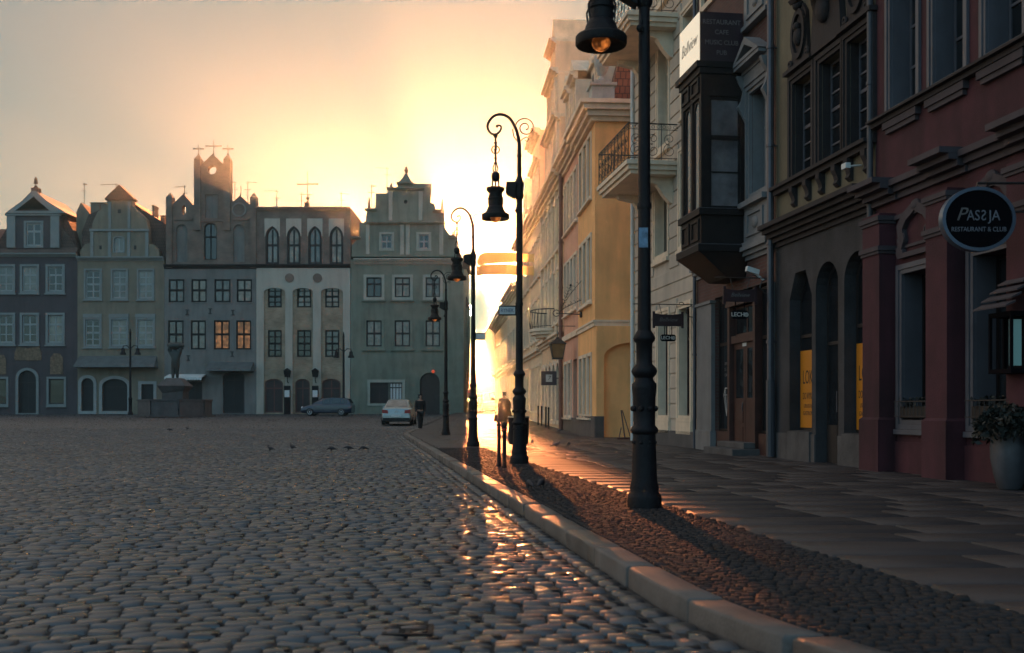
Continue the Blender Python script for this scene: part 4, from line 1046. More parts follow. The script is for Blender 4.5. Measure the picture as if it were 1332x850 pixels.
def build_far_right():
    F = FRR
    P_ = F.p
    # ---- ochre corner house
    xa, xb = F.xY(44.8), F.xY(40.0); z0 = SW
    B = Bld(F, xa, z0, 'townhouse', 'ochre corner house with a blind arch in its side wall and a roof urn', 'building', GRP)
    ops = []
    w0 = F.x(754.5); wd = .62; gap = .26
    rows = ((.95, 3.2), (5.35, 7.75), (9.3, 11.6))
    for (a, c) in rows:
        for k in range(3): ops.append(rect(w0+k*(wd+gap+.35), w0+k*(wd+gap+.35)+wd+.18, a, c))
    B.mb().poly(rect(xa, xb, SW-.1, 12.2), 0, 11, ops, .22).build('wall', M['yellow'], B.root)
    for l in ops: window(B, l, y=.12, fr=.06, cols=(.5,), rows=(.66,), fm='creamtrim', pm='glass_pale', sur=(.13, .05, 'creamtrim'), sill=(.18, .14, .07, 'creamtrim'))
    # side wall toward the camera: local x = xb face; niche with segmental arch
    b = B.mb()
    b.box(xa+.02, xb+.06, -.06, .022, 4.25, 4.40); b.box(xa+.02, xb+.1, -.10, .021, 4.402, 4.48)
    b.box(xb-.02, xb+.06, .025, 10.9, 4.25, 4.40); b.box(xb-.02, xb+.1, .024, 10.9, 4.402, 4.48)
    b.build('string_course', M['creamtrim'], B.root)
    c = B.mb()
    for i, (zt, zb, d) in enumerate(((12.55, 12.4, .62), (12.398, 12.2, .5), (12.198, 12.0, .34), (11.998, 11.85, .18))):
        c.box(xa, xb+d, -d, 10.9, zb, zt)
    c.build('cornice', M['creamtrim'], B.root)
    sd = B.mb()   # slabs of side wall leave the blind arch recessed
    yz = [(0.02, SW-.1), (10.9, SW-.1), (10.9, 4.24), (.02, 4.24)]
    nl = arch(.30, 2.25, SW-.05, 3.05, 3.62, 'round', 14)
    tmp = MB().poly([(.01, SW-.1), (10.9, SW-.1), (10.9, 4.245), (.01, 4.245)], 0, .25, [[(p[0], p[1]) for p in nl]], None)
    sd.add([(xb+.22-v[1], v[0], v[2]) for v in tmp.v], tmp.f)
    sd.build('side_wall', M['yellow'], B.root)
    pl = B.mb().box(xb+.221, xb+.26, -.02, .29, SW-.1, .9).box(xb+.221, xb+.26, 2.27, 10.9, SW-.1, .9); pl.box(xa, xb+.2, -.05, .02, SW-.1, .9); pl.build('plinth', M['plinth'], B.root)
    # corner strip
    # steep tiled roof over the cornice
    B.mb().hexa([(xa, .5, 12.56), (xb-.25, .5, 12.56), (xb-.25, 10.6, 12.56), (xa, 10.6, 12.56), (xa, 1.6, 16.6), (xb-.5, 1.6, 16.6), (xb-.5, 8, 16.6), (xa, 8, 16.6)]).build('roof', M['tile'], B.root)
    u = B.mb(); ux, uy = xb-.05, .25
    u.box(ux-.42, ux+.42, uy-.42, uy+.42, 12.56, 13.1); u.box(ux-.5, ux+.5, uy-.5, uy+.5, 13.1, 13.2); u.box(ux-.3, ux+.3, uy-.3, uy+.3, 13.2, 13.35)
    u.lathe([(.2, 13.35), (.1, 13.45), (.08, 13.55), (.16, 13.65), (.27, 13.9), (.3, 14.15), (.27, 14.3), (.17, 14.35), (.2, 14.4), (.1, 14.5), (.06, 14.6), (.08, 14.68), (.02, 14.75)], 14, (ux, uy, 0))
    u.build('urn', M['stone'], B.root, smooth=True, ang=40)
    dm = B.mb()
    for k in range(2):
        x = xb-2.3-k*1.5
        dm.box(x, x+1.0, .4, 2.6, 12.56, 14.9); dm.box(x-.12, x+1.12, .25, 2.7, 14.9, 15.05)
        dm.poly([(x-.16, 15.05), (x+1.16, 15.05), (x+.5, 15.6)], .3, 2.5)
    dn = dm.build('dormer', M['creamtrim'], B.root)
    for k in range(2):
        x = xb-2.3-k*1.5; B.mb().box(x+.25, x+.75, .385, .41, 13.0, 14.6).build('pane', M['glass'], dn)
    # wrought bracket with branches, and the street lantern under it
    o = empty('wrought_sign_bracket', F.world(F.x(757), 0, 5.0), F.ang, 'old wrought-iron sign bracket with leafy branches sticking out of the ochre house', 'sign bracket')
    b = MB()
    def bez(a, c, d, n=10): a, c, d = Vector(a), Vector(c), Vector(d); return [tuple(a*(1-t)**2+c*2*t*(1-t)+d*t*t) for t in [i/n for i in range(n+1)]]
    b.tube([(0, .02, 0), (0, -1.05, .05)], .022, 6); b.ball((0, -.04, 0), .14, 7, 1, .5, 1)
    b.tube([(0, -1.05+.13*math.cos(t*.5), .05+.13*math.sin(t*.5)) for t in range(13)], .018, 5)
    for ex in ((.3, -.5, 1.15), (-.1, .35, .75), (.2, .0, 1.4)):
        pth = bez((0, -.9, .1), (ex[0]*.4, -.75, ex[2]*.4), (ex[0], ex[1], ex[2])); b.tube(pth, .013, 5); b.ball(pth[-1], .05, 6)
        for i in range(2, 10):
            q = Vector(pth[i])
            for sg in (-1, 1):
                e = q+Vector((random.uniform(-.05, .05), sg*random.uniform(.06, .14), random.uniform(.05, .14))); b.tube([tuple(q), tuple(e)], .008, 4)
    b.build('ironwork', M['iron2'], o)
    o = empty('wall_lantern', F.world(F.x(748), -.75, 3.15), F.ang, 'four-sided hanging street lantern under the wrought bracket of the ochre house', 'lantern')
    b = MB().tube([(0, .77, 1.55), (0, 0, 1.55), (0, 0, 1.05)], .018, 6); b.build('arm', M['iron2'], o)
    b = MB().hexa([(-.2, -.2, .2), (.2, -.2, .2), (.2, .2, .2), (-.2, .2, .2), (-.3, -.3, .78), (.3, -.3, .78), (.3, .3, .78), (-.3, .3, .78)]); b.build('lantern_glass', M['lantern_glass'], o)
    b = MB().hexa([(-.36, -.36, .782), (.36, -.36, .782), (.36, .36, .782), (-.36, .36, .782), (-.08, -.08, 1.02), (.08, -.08, 1.02), (.08, .08, 1.02), (-.08, .08, 1.02)]).box(-.22, .22, -.22, .22, .14, .199).lathe([(.05, 1.0), (.07, 1.06), (.02, 1.1)], 8)
    for sx in (-1, 1):
        for sy in (-1, 1): b.tube([(sx*.205, sy*.205, .2), (sx*.305, sy*.305, .78)], .018, 5)
    b.build('frame', M['iron2'], o)
    o = empty('box_sign', F.world(F.x(731), -.62, 2.62), F.ang, 'small dark box sign with a white square, on the pink house front', 'sign')
    MB().box(-.09, .09, -.36, .36, -.33, .33).tube([(0, .36, 0), (0, .66, 0)], .03, 6).build('case', M['maroondark'], o, bevel=.04)
    f = MB().box(.092, .098, -.15, .15, -.17, .17).build('face', M['paper2'], o)
    text('7', .28, 'ink', f, (.1, 0, 0), rot=(PI/2, 0, PI/2), shear=.2)

    # ---- pink house
    xa, xb = F.xY(50.0), F.xY(44.82)
    B = Bld(F, xa, z0, 'townhouse', 'pink house with rows of close-set white windows, beyond the ochre corner house', 'building', GRP)
    ops = []
    for (a, c) in ((5.5, 7.7), (9.2, 11.3)):
        for k in range(4): ops.append(rect(xa+.55+k*1.18, xa+.55+k*1.18+.72, a, c))
    door = rect(xa+3.5, xa+4.7, SW, 3.3); ops2 = [rect(xa+.6, xa+1.5, .9, 3.2), rect(xa+2.1, xa+3.0, .9, 3.2)]
    B.mb().poly(rect(xa, xb, SW-.1, 12.2), .01, 11, ops+ops2+[[(p[0], max(p[1], SW-.0)) for p in door]], .25).build('wall', M['pink'], B.root)
    for l in ops+ops2: window(B, l, y=.14, fr=.06, cols=(.5,), rows=(.66,), fm='creamtrim', pm='glass_pale', sur=(.12, .05, 'creamtrim'), sill=(.16, .14, .07, 'creamtrim'))
    d = B.mb().box(door[0][0]+.002, door[1][0]-.002, .16, .22, SW, 3.298); d.ring(rect(door[0][0]+.1, door[1][0]-.1, .4, 3.0), rect(door[0][0]+.18, door[1][0]-.18, .48, 2.92), .14, .161); d.build('door', M['reddoor'], B.root)
    b = B.mb(); b.box(xa, xb, -.1, .02, 4.25, 4.48); cornice(b, xa, xb, 12.5, .6, .55, 0, 4); b.build('cornice', M['creamtrim'], B.root)
    B.mb().box(xa, xb, -.04, .02, SW-.1, .8).build('plinth', M['plinth'], B.root)
    B.mb().hexa([(xa, .3, 12.51), (xb, .3, 12.51), (xb, 10.8, 12.51), (xa, 10.8, 12.51), (xa, 1.8, 17.2), (xb, 1.8, 17.2), (xb, 9, 17.2), (xa, 9, 17.2)]).build('roof', M['tile'], B.root)
    for k in range(2):
        x = xa+.8+k*2.2
        dm = B.mb().box(x, x+1.3, .1, 2.6, 12.52, 15.2); cornice(dm, x-.1, x+1.4, 15.5, .3, .25, 0, 2, .1)
        dm.box(x-.05, x+.12, -.0, .11, 12.52, 15.19); dm.box(x+1.18, x+1.35, 0, .11, 12.52, 15.19); dm.poly([(x-.2, 15.5), (x+1.5, 15.5), (x+.65, 16.2)], -.1, 2.4)
        dn = dm.build('dormer', M['creamtrim'], B.root); B.mb().box(x+.35, x+.95, .085, .12, 13.1, 14.8).build('pane', M['glass'], dn)
    downpipe(F, xa+.1, 12.2, .1, 'copperpipe', 'warm brown rainwater pipe between the pink house and the gabled peach one', -.14)

    # ---- peach house with tall scrolled gable and a balcony
    xa, xb = F.xY(60.2), F.xY(50.02)
    B = Bld(F, xa, z0, 'townhouse', 'peach house with a tall tiered gable and a round-fronted iron balcony', 'building', GRP)
    L = xb-xa; xc = xa+L*.56
    gx0, gx1 = xc-2.9, xc+2.9
    out = [(xa, SW-.1), (xb, SW-.1), (xb, 12.3), (gx1, 12.3), (gx1, 15.2), (gx1-.5, 15.5), (gx1-.7, 16.4), (gx1-.9, 17.6), (gx1-1.6, 17.9), (gx1-1.7, 19.4), (gx1-2.3, 20.0), (xc, 20.9), (gx0+2.3, 20.0), (gx0+1.7, 19.4), (gx0+1.6, 17.9), (gx0+.9, 17.6), (gx0+.7, 16.4), (gx0+.5, 15.5), (gx0, 15.2), (gx0, 12.3), (xa, 12.3)]
    ops = []
    cols = [xa+.9+i*(L-2.0)/4.6 for i in range(5)]
    for (a, c) in ((5.5, 7.9), (9.0, 11.3)):
        for x in cols: ops.append(rect(x, x+.95, a, c))
    for x in (xc-1.7, xc+.75): ops.append(rect(x, x+.95, 13.0, 15.0))
    ops.append(arch(xc-.45, xc+.45, 16.3, 17.6, 18.1, 'round', 8))
    gops = [arch(x, x+1.15, .6, 2.8, 3.4, 'round', 8) for x in cols]
    B.mb().poly(out, 0, 4.5, ops+gops, .25).build('wall', M['peach'], B.root)
    B.mb().box(xa, xb, 4.5, 12, SW, 12.3).build('rear_wing', M['peach'], B.root)
    for l in ops: window(B, l, y=.14, fr=.06, cols=(.5,), rows=(.66,), fm='creamtrim', pm='glass_pale', sur=(.16, .07, 'creamtrim'), sill=(.2, .16, .09, 'creamtrim'))
    for l in gops: window(B, l, y=.14, fr=.08, cols=(.5,), rows=(.72,), fm='redwood', pm='glass', sur=(.18, .1, 'creamtrim'), name='shop_window')
    b = B.mb()
    for x in [c-.42 for c in cols]+[cols[-1]+1.2]:
        b.box(x, x+.28, -.13, .02, 4.82, 11.55); b.box(x-.05, x+.33, -.17, .021, 11.552, 11.75)
    for x in (gx0+.05, gx1-.35): b.box(x, x+.3, -.13, .02, 12.7, 15.0)
    for x in (gx0+1.0, gx1-1.3): b.box(x, x+.3, -.13, .02, 15.6, 17.4)
    b.build('pilaster', M['creamtrim'], B.root)
    b = B.mb(); cornice(b, xa, xb, 4.8, .4, .35, 0, 3); cornice(b, xa, xb, 12.35, .6, .6, 0, 4); cornice(b, gx0-.15, gx1+.15, 15.35, .3, .4, 0, 3); cornice(b, gx0+.7, gx1-.7, 17.8, .3, .4, 0, 3); cornice(b, gx0+1.5, gx1-1.5, 19.5, .25, .35, 0, 3)
    b.build('cornice', M['creamtrim'], B.root)
    for (a, c) in ((xa, gx0), (gx1, xb)): B.mb().profile_x([(.2, 12.36), (5, 17), (11.8, 12.36)], a+.02, c-.02).build('roof', M['tile'], B.root)
    bx = cols[2]-.9; bl = B.mb()
    n = 10
    for i, (d, zt, zb) in enumerate(((1.15, 5.25, 5.1), (1.05, 5.098, 4.95), (.8, 4.948, 4.8))):
        pts = [(bx+1.4+1.5*(d/1.15)*math.cos(PI+PI*k/n), d*math.sin(PI+PI*k/n)) for k in range(n+1)]
        bl.add([(x, y, zb) for x, y in pts]+[(x, y, zt) for x, y in pts], [tuple(range(n+1)), tuple(range(n+1, 2*n+2))]+[(k, k+1, n+2+k, n+1+k) for k in range(n)])
    bo = bl.build('balcony', M['creamtrim'], B.root)
    r = B.mb(); pts = [(bx+1.4+1.42*math.cos(PI+PI*k/16), 1.08*math.sin(PI+PI*k/16)) for k in range(17)]
    for zz, rr in ((5.35, .018), (6.2, .03)): r.tube([(x, y, zz) for x, y in pts], rr, 5)
    for (x, y) in pts: r.tube([(x, y, 5.25), (x+.05*(x-bx-1.4), y*1.06, 5.6), (x, y, 6.2)], .014, 4)
    r.build('railing', M['iron2'], bo)
    # ---- three taller fronts beyond
    spec = [(67.6, 60.22, 17.2, 'sand', 'sand-coloured house with a plain square-topped attic, standing beyond the peach gable', 'attic', 4),
            (76.4, 67.62, 16.6, 'peach', 'hazy peach house with stepped attic, next beyond the sand-coloured one', 'gable', 4),
            (89.6, 76.42, 10.2, 'sand', 'low hazy house with a chimney block, where the right row drops in height', 'low', 4),
            (108, 89.62, 9.3, 'peach', 'last house of the right row, low under a steep hipped roof in the sun haze', 'hip', 5)]
    for (Ya, Yb, H, m, lab, kind, nc) in spec:
        xa, xb = F.xY(Ya), F.xY(Yb); L = xb-xa; zb = g(Yb)
        B = Bld(F, xa, zb, 'townhouse', lab, 'building', GRP)
        eav = 12.6 if H > 12 else H
        ops = []; cw = (L-.8)/nc
        fl = ((5.3, 7.5), (8.9, 11.0)) if eav > 11 else ((5.1, 7.2),)
        for (a, c) in fl:
            for k in range(nc): ops.append(rect(xa+.4+cw*k+cw*.22, xa+.4+cw*k+cw*.72, a, c))
        sh = [rect(xa+.4+cw*k+cw*.15, xa+.4+cw*k+cw*.8, .8+zb, 3.4+zb) for k in range(nc)]
        out = rect(xa, xb, zb-.1, eav)
        if kind == 'attic':
            out = [(xa, zb-.1), (xb, zb-.1), (xb, eav), (xb-1.2, eav), (xb-1.2, H-1.6), (xb-1.5, H-1.6), (xb-1.5, H), (xa+1.5, H), (xa+1.5, H-1.6), (xa+1.2, H-1.6), (xa+1.2, eav), (xa, eav)]
            ops += [rect(xa+L/2-1.6, xa+L/2-.5, 13.2, 15), rect(xa+L/2+.5, xa+L/2+1.6, 13.2, 15)]
        if kind == 'gable':
            xc = (xa+xb)/2
            out = [(xa, zb-.1), (xb, zb-.1), (xb, eav), (xc+3, eav), (xc+2.8, 14), (xc+1.8, 14.3), (xc+1.6, 15.4), (xc+.7, 15.7), (xc, H), (xc-.7, 15.7), (xc-1.6, 15.4), (xc-1.8, 14.3), (xc-2.8, 14), (xc-3, eav), (xa, eav)]
            ops += [rect(xc-.5, xc+.5, 13, 14.8)]
        B.mb().poly(out, 0, 3 if kind in ('attic', 'gable') else 11, ops+sh, .25).build('wall', M[m], B.root)
        if kind in ('attic', 'gable'): B.mb().box(xa, xb, 3, 11, zb, eav).build('rear_wing', M[m], B.root)
        for l in ops: window(B, l, y=.14, fr=.07, cols=(.5,), rows=(.66,), fm='creamtrim', pm='glass_pale', sur=(.15, .07, 'creamtrim'), sill=(.18, .15, .09, 'creamtrim'))
        for l in sh: window(B, l, y=.14, fr=.09, cols=(.5,), rows=(.75,), fm='redwood', pm='glass', sur=(.12, .06, 'creamtrim'), name='shop_window')
        b = B.mb(); cornice(b, xa, xb, 4.6, .3, .3, 0, 2); cornice(b, xa, xb, eav+.05, .6, .6, 0, 4)
        if kind == 'attic': cornice(b, xa+1.3, xb-1.3, H+.05, .4, .5, 0, 3); cornice(b, xa+1.1, xb-1.1, H-1.55, .25, .3, 0, 2)
        b.build('cornice', M['creamtrim'], B.root)
        if kind == 'hip':
            rf = B.mb().hexa([(xa, -.3, H+.06), (xb, -.3, H+.06), (xb, 11, H+.06), (xa, 11, H+.06), (xa+L*.36, 4.5, H+4.0), (xa+L*.56, 4.5, H+4.0), (xa+L*.56, 6, H+4.0), (xa+L*.36, 6, H+4.0)])
        else:
            rf = B.mb().profile_x([(.0, eav+.06), (5, eav+3.0 if eav > 11 else eav+1.4), (11, eav+.06)], xa+.02, xb-.02)
        ro = rf.build('roof', M['tiledark'], B.root)
        for q in (.2, .7):
            ch = B.mb().box(xa+L*q, xa+L*q+.9, 3.2, 4.4, eav, eav+(4.2 if eav > 11 else 2.6)).box(xa+L*q-.08, xa+L*q+.98, 3.12, 4.48, eav+(4.2 if eav > 11 else 2.6), eav+(4.4 if eav > 11 else 2.75)); ch.build('chimney', M['brickred'], ro)
    # houses closing the view at the end of the street
    for i, (x0, x1, y, h, m, lab) in enumerate(((-9.5, -4.6, 186, 8.0, 'brickred', 'faint low house closing the far end of the street, right under the sun'), (-4.2, 3.6, 168, 13.0, 'brickred', 'faint taller house closing the far end of the street, right of the sun'), (-24, -9.6, 182, 9.5, 'brickred', 'faint house at the far end, half hidden by the green gabled house'))):
        FF = Frame((x0, y), (1, 0)); B = Bld(FF, 0, g(y), 'townhouse', lab, 'building', 'faint houses at the end of the street'); L = x1-x0
        ops = [rect(.6+k*(L-.6)/3, .6+k*(L-.6)/3+1.0, z, z+1.9) for k in range(3) for z in (2, 5.2)]
        B.mb().poly(rect(0, L, g(y)-.1, h), 0, 9, ops, .2).build('wall', M[m], B.root)
        for l in ops: window(B, l, y=.12, fr=.08, fm='creamtrim', pm='glass')
        rr = B.mb().profile_x([(-.3, h), (4.5, h+2.2), (9, h)], -.1, L+.1) if i != 1 else B.mb().poly([(-.1, h), (L+.1, h), (L*.55, h+5), (L*.35, h+5)], .2, 8)
        rr.build('roof', M['tiledark'], B.root)
# ------------------------------------------------------------------ the row closing the square
K95 = 95/FPX
QX = lambda px: (px-CX)*K95
QZ = lambda py: HC+(HY-py)*K95
def Q(px, py): return (QX(px), QZ(py))
def qr(x0, x1, ya, yb): return rect(QX(x0), QX(x1), QZ(yb), QZ(ya))
def qarch(x0, x1, ya, yb, spring, kind='round', n=10): return arch(QX(x0), QX(x1), QZ(yb), QZ(spring), QZ(ya), kind, n)
G2 = 'gabled townhouses closing the far side of the square'
GZ = None
def qbox(b, x0, x1, ya, yb, y0, y1): return b.box(QX(x0), QX(x1), y0, y1, QZ(yb), QZ(ya))

def finial(b, px, pt, pb, r=.12, cross=0, y=.2):
    x = QX(px); z0, z1 = QZ(pb), QZ(pt); h = z1-z0
    b.tube([(x, y, z0-.1), (x, y, z1)], .035, 5); b.ball((x, y, z0+.1), r, 6)
    if cross: b.box(x-cross, x+cross, y-.03, y+.03, z1-h*.4-.05, z1-h*.4+.05)
    return b

def antenna(px, pt, pb, side=1, label='', y=4.0, boom=1.6):
    x, zb, zt = QX(px)*((95+y)/95), HC+(HY-pb)*K95*((95+y)/95), HC+(HY-pt)*K95*((95+y)/95)
    o = empty('roof_aerial', (x, 95+y, zb-1.2), random.uniform(-.3, .3), label, 'aerial', 'television aerials on the far roofs')
    h = zt-zb+1.2
    b = MB().tube([(0, 0, 0), (0, 0, h)], .03, 5)
    b.tube([(-side*.2, 0, h-.15), (side*boom, 0, h-.15)], .022, 4)
    for k in range(6): q = side*(boom*(k+.4)/6); b.tube([(q, -.28+.02*k, h-.15), (q, .28-.02*k, h-.15)], .014, 4)
    b.tube([(-.35*side, 0, h-.75), (.3*side, 0, h-.75)], .02, 4)
    b.build('mast', M['iron2'], o)

def build_far_row():
    F = LR; zb = g(94); G0 = QZ(541)
    base = lambda: zb-.15
    # ------------- plum house
    x0, x1 = QX(-12), QX(100.5)
    B = Bld(F, x0, zb, 'townhouse', 'plum-coloured house with a pedimented dormer and a small weathervane', 'building', G2)
    rows = [qr(c-9.5, c+9.5, a, d) for c in (7.5, 38.5, 72) for (a, d) in ((347, 379), (410, 446))]
    g_ = [qarch(24, 47.5, 482, 538, 494, 'round', 12), qr(63.5, 83.5, 493, 526), qr(-9, 8.5, 493, 526)]
    B.mb().poly(rect(x0, x1, base(), QZ(331)), 0, 10, rows+g_, .22).build('wall', M['a_wall'], B.root)
    for l in rows: window(B, l, y=.1, fr=.12, bar=.13, cols=(.5,), rows=(.66, .3), fm='farwhite', pm='glass', sur=(.2, .07, 'greentrim'), sill=(.28, .16, .12, 'greentrim'))
    dw = window(B, g_[0], y=.18, fr=.12, cols=(.5,), rows=(.72,), fm='darkdoor', pm='shop_dark', sur=(.22, .1, 'greentrim'), name='door')
    for l in g_[1:]: window(B, l, y=.1, fr=.1, cols=(), rows=(), fm='darkdoor', pm='glass', sur=(.18, .07, 'greentrim'), sill=(.2, .14, .1, 'greentrim'), name='shop_window')
    b = B.mb(); cornice(b, x0, x1, QZ(330), .3, .4, 0, 3); b.build('cornice', M['greentrim'], B.root)
    b = B.mb().hexa([(x0, -.3, QZ(329.6)), (x1, -.3, QZ(329.6)), (x1, .5, QZ(329.6)), (x0, .5, QZ(329.6)), (x0, .12, QZ(323)), (x1, .12, QZ(323)), (x1, .5, QZ(323)), (x0, .5, QZ(323))]); b.build('tile_skirt', M['tilefar'], B.root)
    for (a, c, ya, yb) in ((19, 54, 451, 469), (65.5, 82, 460, 487), (-6, 8, 462, 487)):
        cx_ = (a+c)/2; pts = [Q(a, yb), Q(c, yb), Q(c, (ya+yb)/2), Q(c-3, ya), Q(cx_, ya+2), Q(a+3, ya), Q(a, (ya+yb)/2)] if a == 19 else [Q(a, yb), Q(c, yb), Q(c, ya+6), Q(cx_+4, ya), Q(cx_-4, ya), Q(a, ya+6)]
        B.mb().poly(pts, -.04, .02).build('wall_painting', M['fresco'], B.root)
    # dormer front
    dl = qr(33.5, 53.5, 290, 320)
    B.mb().poly(rect(QX(9), QX(78), QZ(323.2), QZ(279)), .05, 6, [dl], .2).build('gable', M['a_wall'], B.root)
    window(B, dl, y=.14, fr=.14, bar=.15, cols=(.5,), rows=(.63,), fm='farwhite', pm='glass', sur=(.18, .05, 'greentrim'), y0=.05)
    b = B.mb(); qbox(b, 9, 20, 281, 322.5, -.08, .06); qbox(b, 66, 77, 281, 322.5, -.08, .06); qbox(b, 7, 79.5, 278.5, 280.9, -.14, .05); b.build('pilaster', M['greentrim'], B.root)
    p = B.mb().poly([Q(8, 278), Q(88, 278), Q(62, 262), Q(47.5, 249), Q(43, 249), Q(30, 262)], -.22, 6.2, [[Q(21, 275), Q(66, 275), Q(52, 263), Q(45, 256.5), Q(38, 262)]], -.06); p.build('pediment', M['greentrim'], B.root)
    ro = B.mb().poly([Q(-12, 323), Q(99, 323), Q(92, 300), Q(80, 277), Q(66, 270), Q(18, 270), Q(8, 290)], .6, 9.5).build('roof', M['tiledark'], B.root)
    B.mb().poly([Q(66, 278), Q(99, 323), Q(78, 323)], .3, 3).build('valley', M['tilefar'], ro)
    b = B.mb(); qbox(b, 41, 50, 244.5, 250, -.1, .6); finial(b, 45.3, 229, 244.5, .16, .0); b.box(QX(42.5), QX(48.5), .18, .22, QZ(239), QZ(237)); b.ball((QX(45.3), .2, QZ(235)), .22, 6, .7, .7, 1.4); b.build('weathervane', M['brickred'], B.root)

    # ------------- olive house
    x0, x1 = QX(100.7), QX(213.5)
    B = Bld(F, x0, zb, 'townhouse', 'olive-brown house with shouldered gable and a pent roof over its arches', 'building', G2)
    rows = [qr(a, c, 352, 388) for a, c in ((111.5, 130.5), (146.5, 164.5), (180.5, 198.5))]+[qr(a, c, 416, 450) for a, c in ((111, 130), (144.5, 165), (179, 199.5))]
    g_ = [qarch(106, 122, 492, 535, 500, 'round', 10), qarch(133, 166, 493, 535, 503, 'round', 12), qr(184, 200, 500, 535)]
    B.mb().poly(rect(x0, x1, base(), QZ(336.5)), 0, 10, rows+g_, .2).build('wall', M['b_wall'], B.root)
    for i, l in enumerate(rows):
        w_ = window(B, l, y=.08, fr=.11, bar=.13, cols=(.5,), rows=(.5, .25, .75), fm='farwhite', pm='glass', sur=(.16, .06, 'greentrim'), sill=(.22, .14, .1, 'greentrim'))
        if i > 2: a_, c_, d_, e_ = bb(l); B.mb().box(a_-.18, c_+.18, -.09, .02, e_+.165, e_+.5).build('lintel', M['greentrim'], w_)
    for i, l in enumerate(g_): window(B, l, y=.16, fr=.1, cols=(), rows=((.75,) if i != 2 else ()), fm='darkdoor', pm='shop_dark', sur=(.26, .08, 'farwhite'), name='door' if i != 1 else 'shop_window')
    b = B.mb(); cornice(b, x0, x1, QZ(334.5), .35, .4, 0, 3); b.build('cornice', M['greentrim'], B.root)
    B.mb().hexa([(x0+.1, -1.15, QZ(478.5)), (QX(206), -1.15, QZ(478.5)), (QX(206), .02, QZ(478.5)), (x0+.1, .02, QZ(478.5)), (x0+.1, -1.1, QZ(476.5)), (QX(206), -1.1, QZ(476.5)), (QX(204), .02, QZ(463)), (x0+.2, .02, QZ(463))]).build('pent_roof', M['copper'], B.root)
    aw = arch(QX(148), QX(160.5), QZ(327.5), QZ(312), QZ(308.5), 'round', 8)
    go = [Q(104, 335), Q(207, 335), Q(206, 325), Q(199, 318), Q(193.5, 317), Q(193, 299), Q(190, 285), Q(181, 276), Q(172, 268), Q(172, 259.5), Q(139, 259.5), Q(139, 267), Q(127, 275), Q(121, 287), Q(118, 299), Q(117.5, 316), Q(110, 318), Q(104.5, 325)]
    B.mb().poly(go, .06, .8, [aw], .25).build('gable', M['b_wall'], B.root)
    window(B, aw, y=.16, fr=.1, bar=.12, cols=(.5,), rows=(), fm='farwhite', pm='glass', sur=(.1, .04, 'greentrim'), y0=.06)
    p = B.mb().poly([Q(137, 260.5), Q(174, 260.5), Q(174, 258), Q(155.5, 240.5), Q(137, 258)], -.12, 1.0); p.build('pediment', M['tiledark'], B.root)
    b = B.mb()
    for a, c in ((117.5, 121.5), (140.5, 144.5), (165.5, 169.5), (189, 193)): qbox(b, a, c, 301.5, 333.9, -.03, .07)
    for a, c in ((141, 144.5), (166, 169.5)): qbox(b, a, c, 263, 297.5, -.03, .07)
    qbox(b, 116.5, 194, 298, 301, -.08, .065); b.build('pilaster', M['greentrim'], B.root)
    b = B.mb()
    for a, c, yy in ((129, 132, 322), (174, 177, 322), (153, 157, 275)): qbox(b, a, c, yy-2.5, yy+2.5, .045, .1)
    b.build('gable_hatch', M['shop_dark'], B.root)
    ro = B.mb().poly([Q(101, 336), Q(213, 336), Q(212, 290), Q(172, 264), Q(155, 252), Q(140, 264), Q(110, 277), Q(101, 300)], .9, 9.5).build('roof', M['tilefar'], B.root)
    for a, c, ya in ((111, 123, 261.5), (124, 135, 261.5), (192, 194.5, 265), (203, 208.5, 278.5)):
        b = B.mb(); qbox(b, a, c, ya, 300, 1.2, 2.4); qbox(b, a-.6, c+.6, ya-1.2, ya-.05, 1.1, 2.5); b.build('chimney', M['b_wall'], ro)
    B.mb().poly([Q(90, 335), Q(104, 335), Q(109, 275), Q(97, 259.5), Q(91, 272)], 1.4, 8).build('side_gable', M['b_wall'], ro)

    # ------------- grey and brick gothic house
    x0, x1 = QX(213.7), QX(333.2)
    B = Bld(F, x0, zb, 'townhouse', 'tall grey house with a brick tower gable topped by crosses', 'building', G2)
    r1 = [(219.5, 240), (249, 269), (279, 300), (308, 328)]
    rows = [qr(a, c, 363.5, 393.5) for a, c in r1]+[qr(a-.8, c-1, 417, 455) for a, c in r1]
    g_ = [qr(234, 263, 497, 523), qarch(290, 318, 484, 538, 490, 'round', 8)]
    B.mb().poly(rect(x0, x1, base(), QZ(350)), 0, 10, rows+g_, .2).build('wall', M['c_wall'], B.root)
    for i, l in enumerate(rows):
        lit = i in (6, 7)  # these panes glow in place of warm reflections
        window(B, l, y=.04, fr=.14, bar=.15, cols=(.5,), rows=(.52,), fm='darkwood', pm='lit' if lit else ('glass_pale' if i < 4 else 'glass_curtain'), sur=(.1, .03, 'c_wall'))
    window(B, g_[0], y=.1, fr=.08, cols=(.33, .66), rows=(), fm='darkdoor', pm='shop_dark', name='shop_window')
    window(B, g_[1], y=.16, fr=.16, cols=(.5,), rows=(.8,), fm='darkdoor', pm='shop_dark', name='door')
    b = B.mb().hexa([(QX(220), -1.3, QZ(492)), (QX(268), -1.3, QZ(492)), (QX(268), .02, QZ(489.5)), (QX(220), .02, QZ(489.5)), (QX(220), -1.3, QZ(491)), (QX(268), -1.3, QZ(491)), (QX(268), .02, QZ(487)), (QX(220), .02, QZ(487))])
    n = 14
    for k in range(n):
        a = 220+48*k/n; c = 220+48*(k+1)/n-.3; b.poly([Q(a, 491.6), Q(c, 491.6), Q(c, 494.5), Q((a+c)/2, 495.6), Q(a, 494.5)], -1.33, -1.30)
    b.build('awning', M['white'], B.root)
